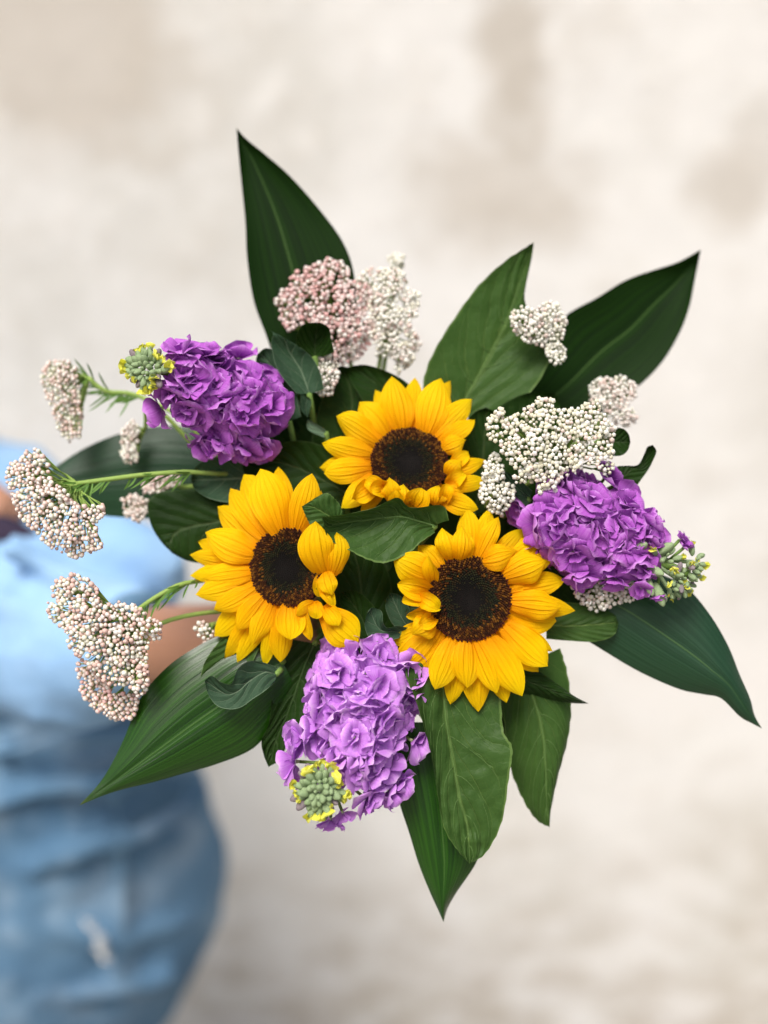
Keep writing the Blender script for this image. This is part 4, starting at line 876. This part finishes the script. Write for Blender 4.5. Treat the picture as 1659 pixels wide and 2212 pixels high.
wrist = Wd(610, 1368, .92); elbow = Wd(190, 1420, 1.13); shoulder = Q(25, 1085, 1.20)
BX = Q(-190, 1100, 1.24).x
v, f = [], []
# arm with the gripping hand
tube(v, f, [shoulder, shoulder.lerp(elbow, .5), elbow], [.052, .047, .040], 16)
tube(v, f, [elbow, elbow.lerp(wrist, .35), elbow.lerp(wrist, .75), wrist], [.040, .041, .032, .026], 16)
fd = (hand - wrist).normalized(); axis_ = (P(BIND[0], BIND[1], BIND[2] + 100) - P(*BIND)).normalized()   # stems run along axis_
upv = Vector((0, 0, 1)); upv = (upv - axis_ * upv.dot(axis_)).normalized(); sdv = axis_.cross(upv).normalized()
if sdv.x < 0: sdv = -sdv
Bc = P(*BIND); GR = .021
palm0 = Bc - sdv * (GR + .010)
tube(v, f, [wrist, wrist.lerp(palm0, .6), palm0 + axis_ * .0], [.026, .025, .024], 14)
ball(v, f, palm0 - axis_ * .012, (.016, .040, .036)); ball(v, f, palm0 + axis_ * .010, (.016, .036, .034))
for i in range(4):                        # four fingers wrap over the stems, each with three bends
    off = axis_ * (.030 - i * .0195); L = (.95, 1.05, 1.0, .82)[i]; pts = []
    for k in range(7):
        a = math.pi - k / 6 * 3.6 * L * .92
        rr = GR + .009 + (.004 if k % 2 else 0)
        pts.append(Bc + off + sdv * math.cos(a) * rr + upv * math.sin(a) * rr)
    pts[0] = palm0 + off * .9 + upv * .012
    tube(v, f, pts, [.0098, .0095, .0092, .0088, .0085, .0080, .0068], 10)
tp = [palm0 + axis_ * .030 - upv * .012, Bc + axis_ * .046 - upv * (GR + .004) - sdv * .012, Bc + axis_ * .050 - upv * (GR + .006) + sdv * .012, Bc + axis_ * .048 - upv * GR + sdv * .030]
tube(v, f, tp, [.013, .0115, .010, .008], 10)
# chest, neck and head, outside the picture apart from the open collar
ring_loft(v, f, [((BX, 1.25, 1.02), .13, .09), ((BX, 1.25, 1.2), .15, .10), ((BX, 1.25, 1.33), .15, .09), ((BX, 1.25, 1.385), .09, .07), ((BX, 1.24, 1.42), .05, .055), ((BX, 1.22, 1.50), .048, .052)])
ball(v, f, (BX, 1.20, 1.60), (.074, .092, .112)); ball(v, f, (BX, 1.112, 1.585), (.012, .016, .020)); ball(v, f, (BX, 1.135, 1.53), (.035, .03, .026))
for s_ in (-1, 1): ball(v, f, (BX + s_ * .075, 1.21, 1.59), (.010, .020, .030))
tube(v, f, [Q(-160, 1078, 1.11), Q(-60, 1090, 1.07), Q(14, 1112, 1.055), Q(40, 1124, 1.06)], [.04, .035, .022, .012], 12)
# other arm hanging down
sh2 = Vector((BX - .19, 1.25, 1.34)); el2 = Vector((BX - .25, 1.27, 1.06)); wr2 = Vector((BX - .24, 1.20, .84))
tube(v, f, [sh2, el2], [.05, .04], 14); tube(v, f, [el2, wr2], [.04, .026], 14); ball(v, f, wr2 + Vector((0, -.01, -.06)), (.018, .04, .05))
for i in range(4):
    a = wr2 + Vector((0, -.038 + i * .02, -.10)); tube(v, f, [a, a + Vector((.004, -.003, -.035)), a + Vector((.012, -.004, -.065 + abs(i - 1.5) * .006))], [.009, .008, .0065], 8)
a = wr2 + Vector((.0, -.04, -.04)); tube(v, f, [a, a + Vector((.006, -.02, -.03)), a + Vector((.012, -.022, -.055))], [.011, .0095, .008], 8)
body = obj('body', v, f, 'skin', per); soft(body, .004, 4)
# hair and eyes
v, f = [], []; ball(v, f, (BX, 1.235, 1.625), (.086, .092, .115)); ball(v, f, (BX, 1.30, 1.55), (.06, .04, .13)); h = obj('hair', v, f, 'hair', per); soft(h, .008, 6)
for s_ in (-1, 1):
    v, f = [], []; ball(v, f, (BX + s_ * .03, 1.118, 1.605), (.011, .008, .007), 12); obj('eye', v, f, 'frayed_cotton', per)
# navy undershirt in the open collar
v, f = [], []
pts = [Q(-230, 1060, 1.06), Q(-90, 1120, 1.045), Q(10, 1150, 1.04), Q(80, 1182, 1.04), Q(128, 1225, 1.055)]
tube(v, f, pts, [.02, .024, .018, .016, .010], 12)
us = obj('undershirt', v, f, 'navy_cloth', per); soft(us, .006, 5)
# skin seen in the collar gap belongs to the chest
v, f = [], []
# shirt torso
rings = []
for (vv, uR, ry_) in [(985, 95, .06), (1030, 150, .09), (1075, 205, .10), (1110, 250, .105), (1160, 320, .10), (1215, 385, .10), (1270, 395, .11), (1340, 370, .115), (1400, 350, .12), (1440, 350, .12)]:
    c = Q(-190, vv, 1.26); r_ = Q(uR, vv, 1.26).x - c.x; rings.append(((c.x, 1.26, c.z), r_, ry_))
ring_loft(v, f, list(reversed(rings)))
tube(v, f, [Q(-230, 1050, 1.26), Q(-100, 1040, 1.26), Q(60, 1085, 1.24)], [.05, .06, .05], 16)
# sleeve rolled up below the elbow
e2 = Wd(150, 1418, 1.10); cf = Wd(335, 1400, 1.035)
tube(v, f, [shoulder + Vector((-.03, 0, -.01)), Q(40, 1190, 1.15), Wd(60, 1330, 1.13), e2], [.075, .078, .076, .070], 20)
tube(v, f, [Wd(40, 1400, 1.14), e2, e2.lerp(cf, .5), cf], [.070, .072, .064, .050], 20)
tube(v, f, [Wd(400, 1255, 1.13), Wd(330, 1215, 1.14), Wd(240, 1205, 1.16), Wd(120, 1240, 1.18)], [.022, .036, .052, .065], 16)
tube(v, f, [sh2, el2, el2.lerp(wr2, .4)], [.068, .06, .048], 16)
for (pa, r_) in (([(-20, 1290), (60, 1330), (130, 1400), (160, 1500)], .014), ([(60, 1300), (150, 1350), (200, 1420), (215, 1500)], .013), ([(130, 1330), (220, 1360), (262, 1420), (268, 1480)], .012), ([(-60, 1400), (30, 1440), (80, 1500), (90, 1560)], .014), ([(20, 1180), (110, 1230), (220, 1270), (330, 1300)], .014)):
    tube(v, f, catmull([Wd(u, vv, 1.055) for (u, vv) in pa], 12), r_, 10)   # folds bunched at the elbow
shirt = obj('shirt', v, f, 'light_denim', per); soft(shirt, .008, 9, [(.14, .035), (.05, .012)])
v, f = [], []; dcf = (cf - e2).normalized(); tube(v, f, [cf - dcf * .030, cf - dcf * .026, cf, cf + dcf * .004], [.050, .054, .053, .046], 24); cfo = obj('cuff', v, f, 'blue_denim', per); soft(cfo, .006, 3)
# jeans
v, f = [], []; rings = []
for (vv, uR, ry_) in [(1440, 330, .105), (1500, 360, .11), (1560, 390, .12), (1660, 428, .13), (1750, 462, .14), (1850, 494, .15), (1910, 503, .15), (1990, 484, .15), (2060, 450, .15), (2130, 405, .14), (2212, 350, .13), (2280, 300, .12)]:
    c = Q(-40, vv, 1.28); cx = BX + .04; r_ = Q(uR, vv, 1.28).x - cx; rings.append(((cx, 1.28, c.z), r_, ry_))
ring_loft(v, f, list(reversed(rings)))
for (pa, r_) in (([(-40, 1640), (120, 1600), (300, 1590), (400, 1560)], .020), ([(-60, 1760), (100, 1700), (260, 1690), (430, 1640)], .018), ([(60, 1880), (200, 1830), (330, 1790), (450, 1700)], .020),
                 ([(-40, 1980), (120, 2010), (260, 2030), (420, 1980)], .016), ([(-40, 2100), (100, 2130), (240, 2150), (380, 2100)], .018), ([(240, 1650), (262, 1800), (270, 1950), (262, 2150)], .012)):
    tube(v, f, catmull([Q(u, vv, 1.145 + .10 * max(0, (u - 200) / 300) ** 2) for (u, vv) in pa], 12), r_ * .72, 10)   # creases and the side seam
zc = rings[-1][0][2]
for s_ in (-1, 1): tube(v, f, [Vector((BX + .02 + s_ * .11, 1.28, zc + .08)), Vector((BX + .02 + s_ * .12, 1.27, .5)), Vector((BX + .02 + s_ * .11, 1.29, .06))], [.115, .08, .062], 18)
jeans = obj('jeans', v, f, 'blue_denim', per); soft(jeans, .010, 7, [(.14, .030), (.05, .012)])
for s_ in (-1, 1):
    v, f = [], []; ball(v, f, (BX + .02 + s_ * .11, 1.23, .045), (.045, .12, .043)); sh = obj('shoe', v, f, 'navy_cloth', per)
pc = Q(212, 2035, 1.115)
v, f = [], []
for k in range(9):
    a = pc + Vector((random.uniform(-.006, .006) + (k - 4) * .0026, 0, .028 - k * .007)); tube(v, f, [a + Vector((-.006, .004, .002)), a + Vector((0, -.001, 0)), a + Vector((.006, .004, -.002))], .0016, 6)
obj('frayed_tear', v, f, 'frayed_cotton', per)
# twine round the stems
v, f = [], []
for q in range(3):
    pts = [Bc - axis_ * (.06 + q * .004) + sdv * math.cos(t) * .017 + upv * math.sin(t) * .017 for t in [2 * math.pi * k / 20 for k in range(21)]]; tube(v, f, pts, .0016, 6)
tag(obj('twine', v, f, 'twine'), 'twine tied round the stems below the hand', 'string')
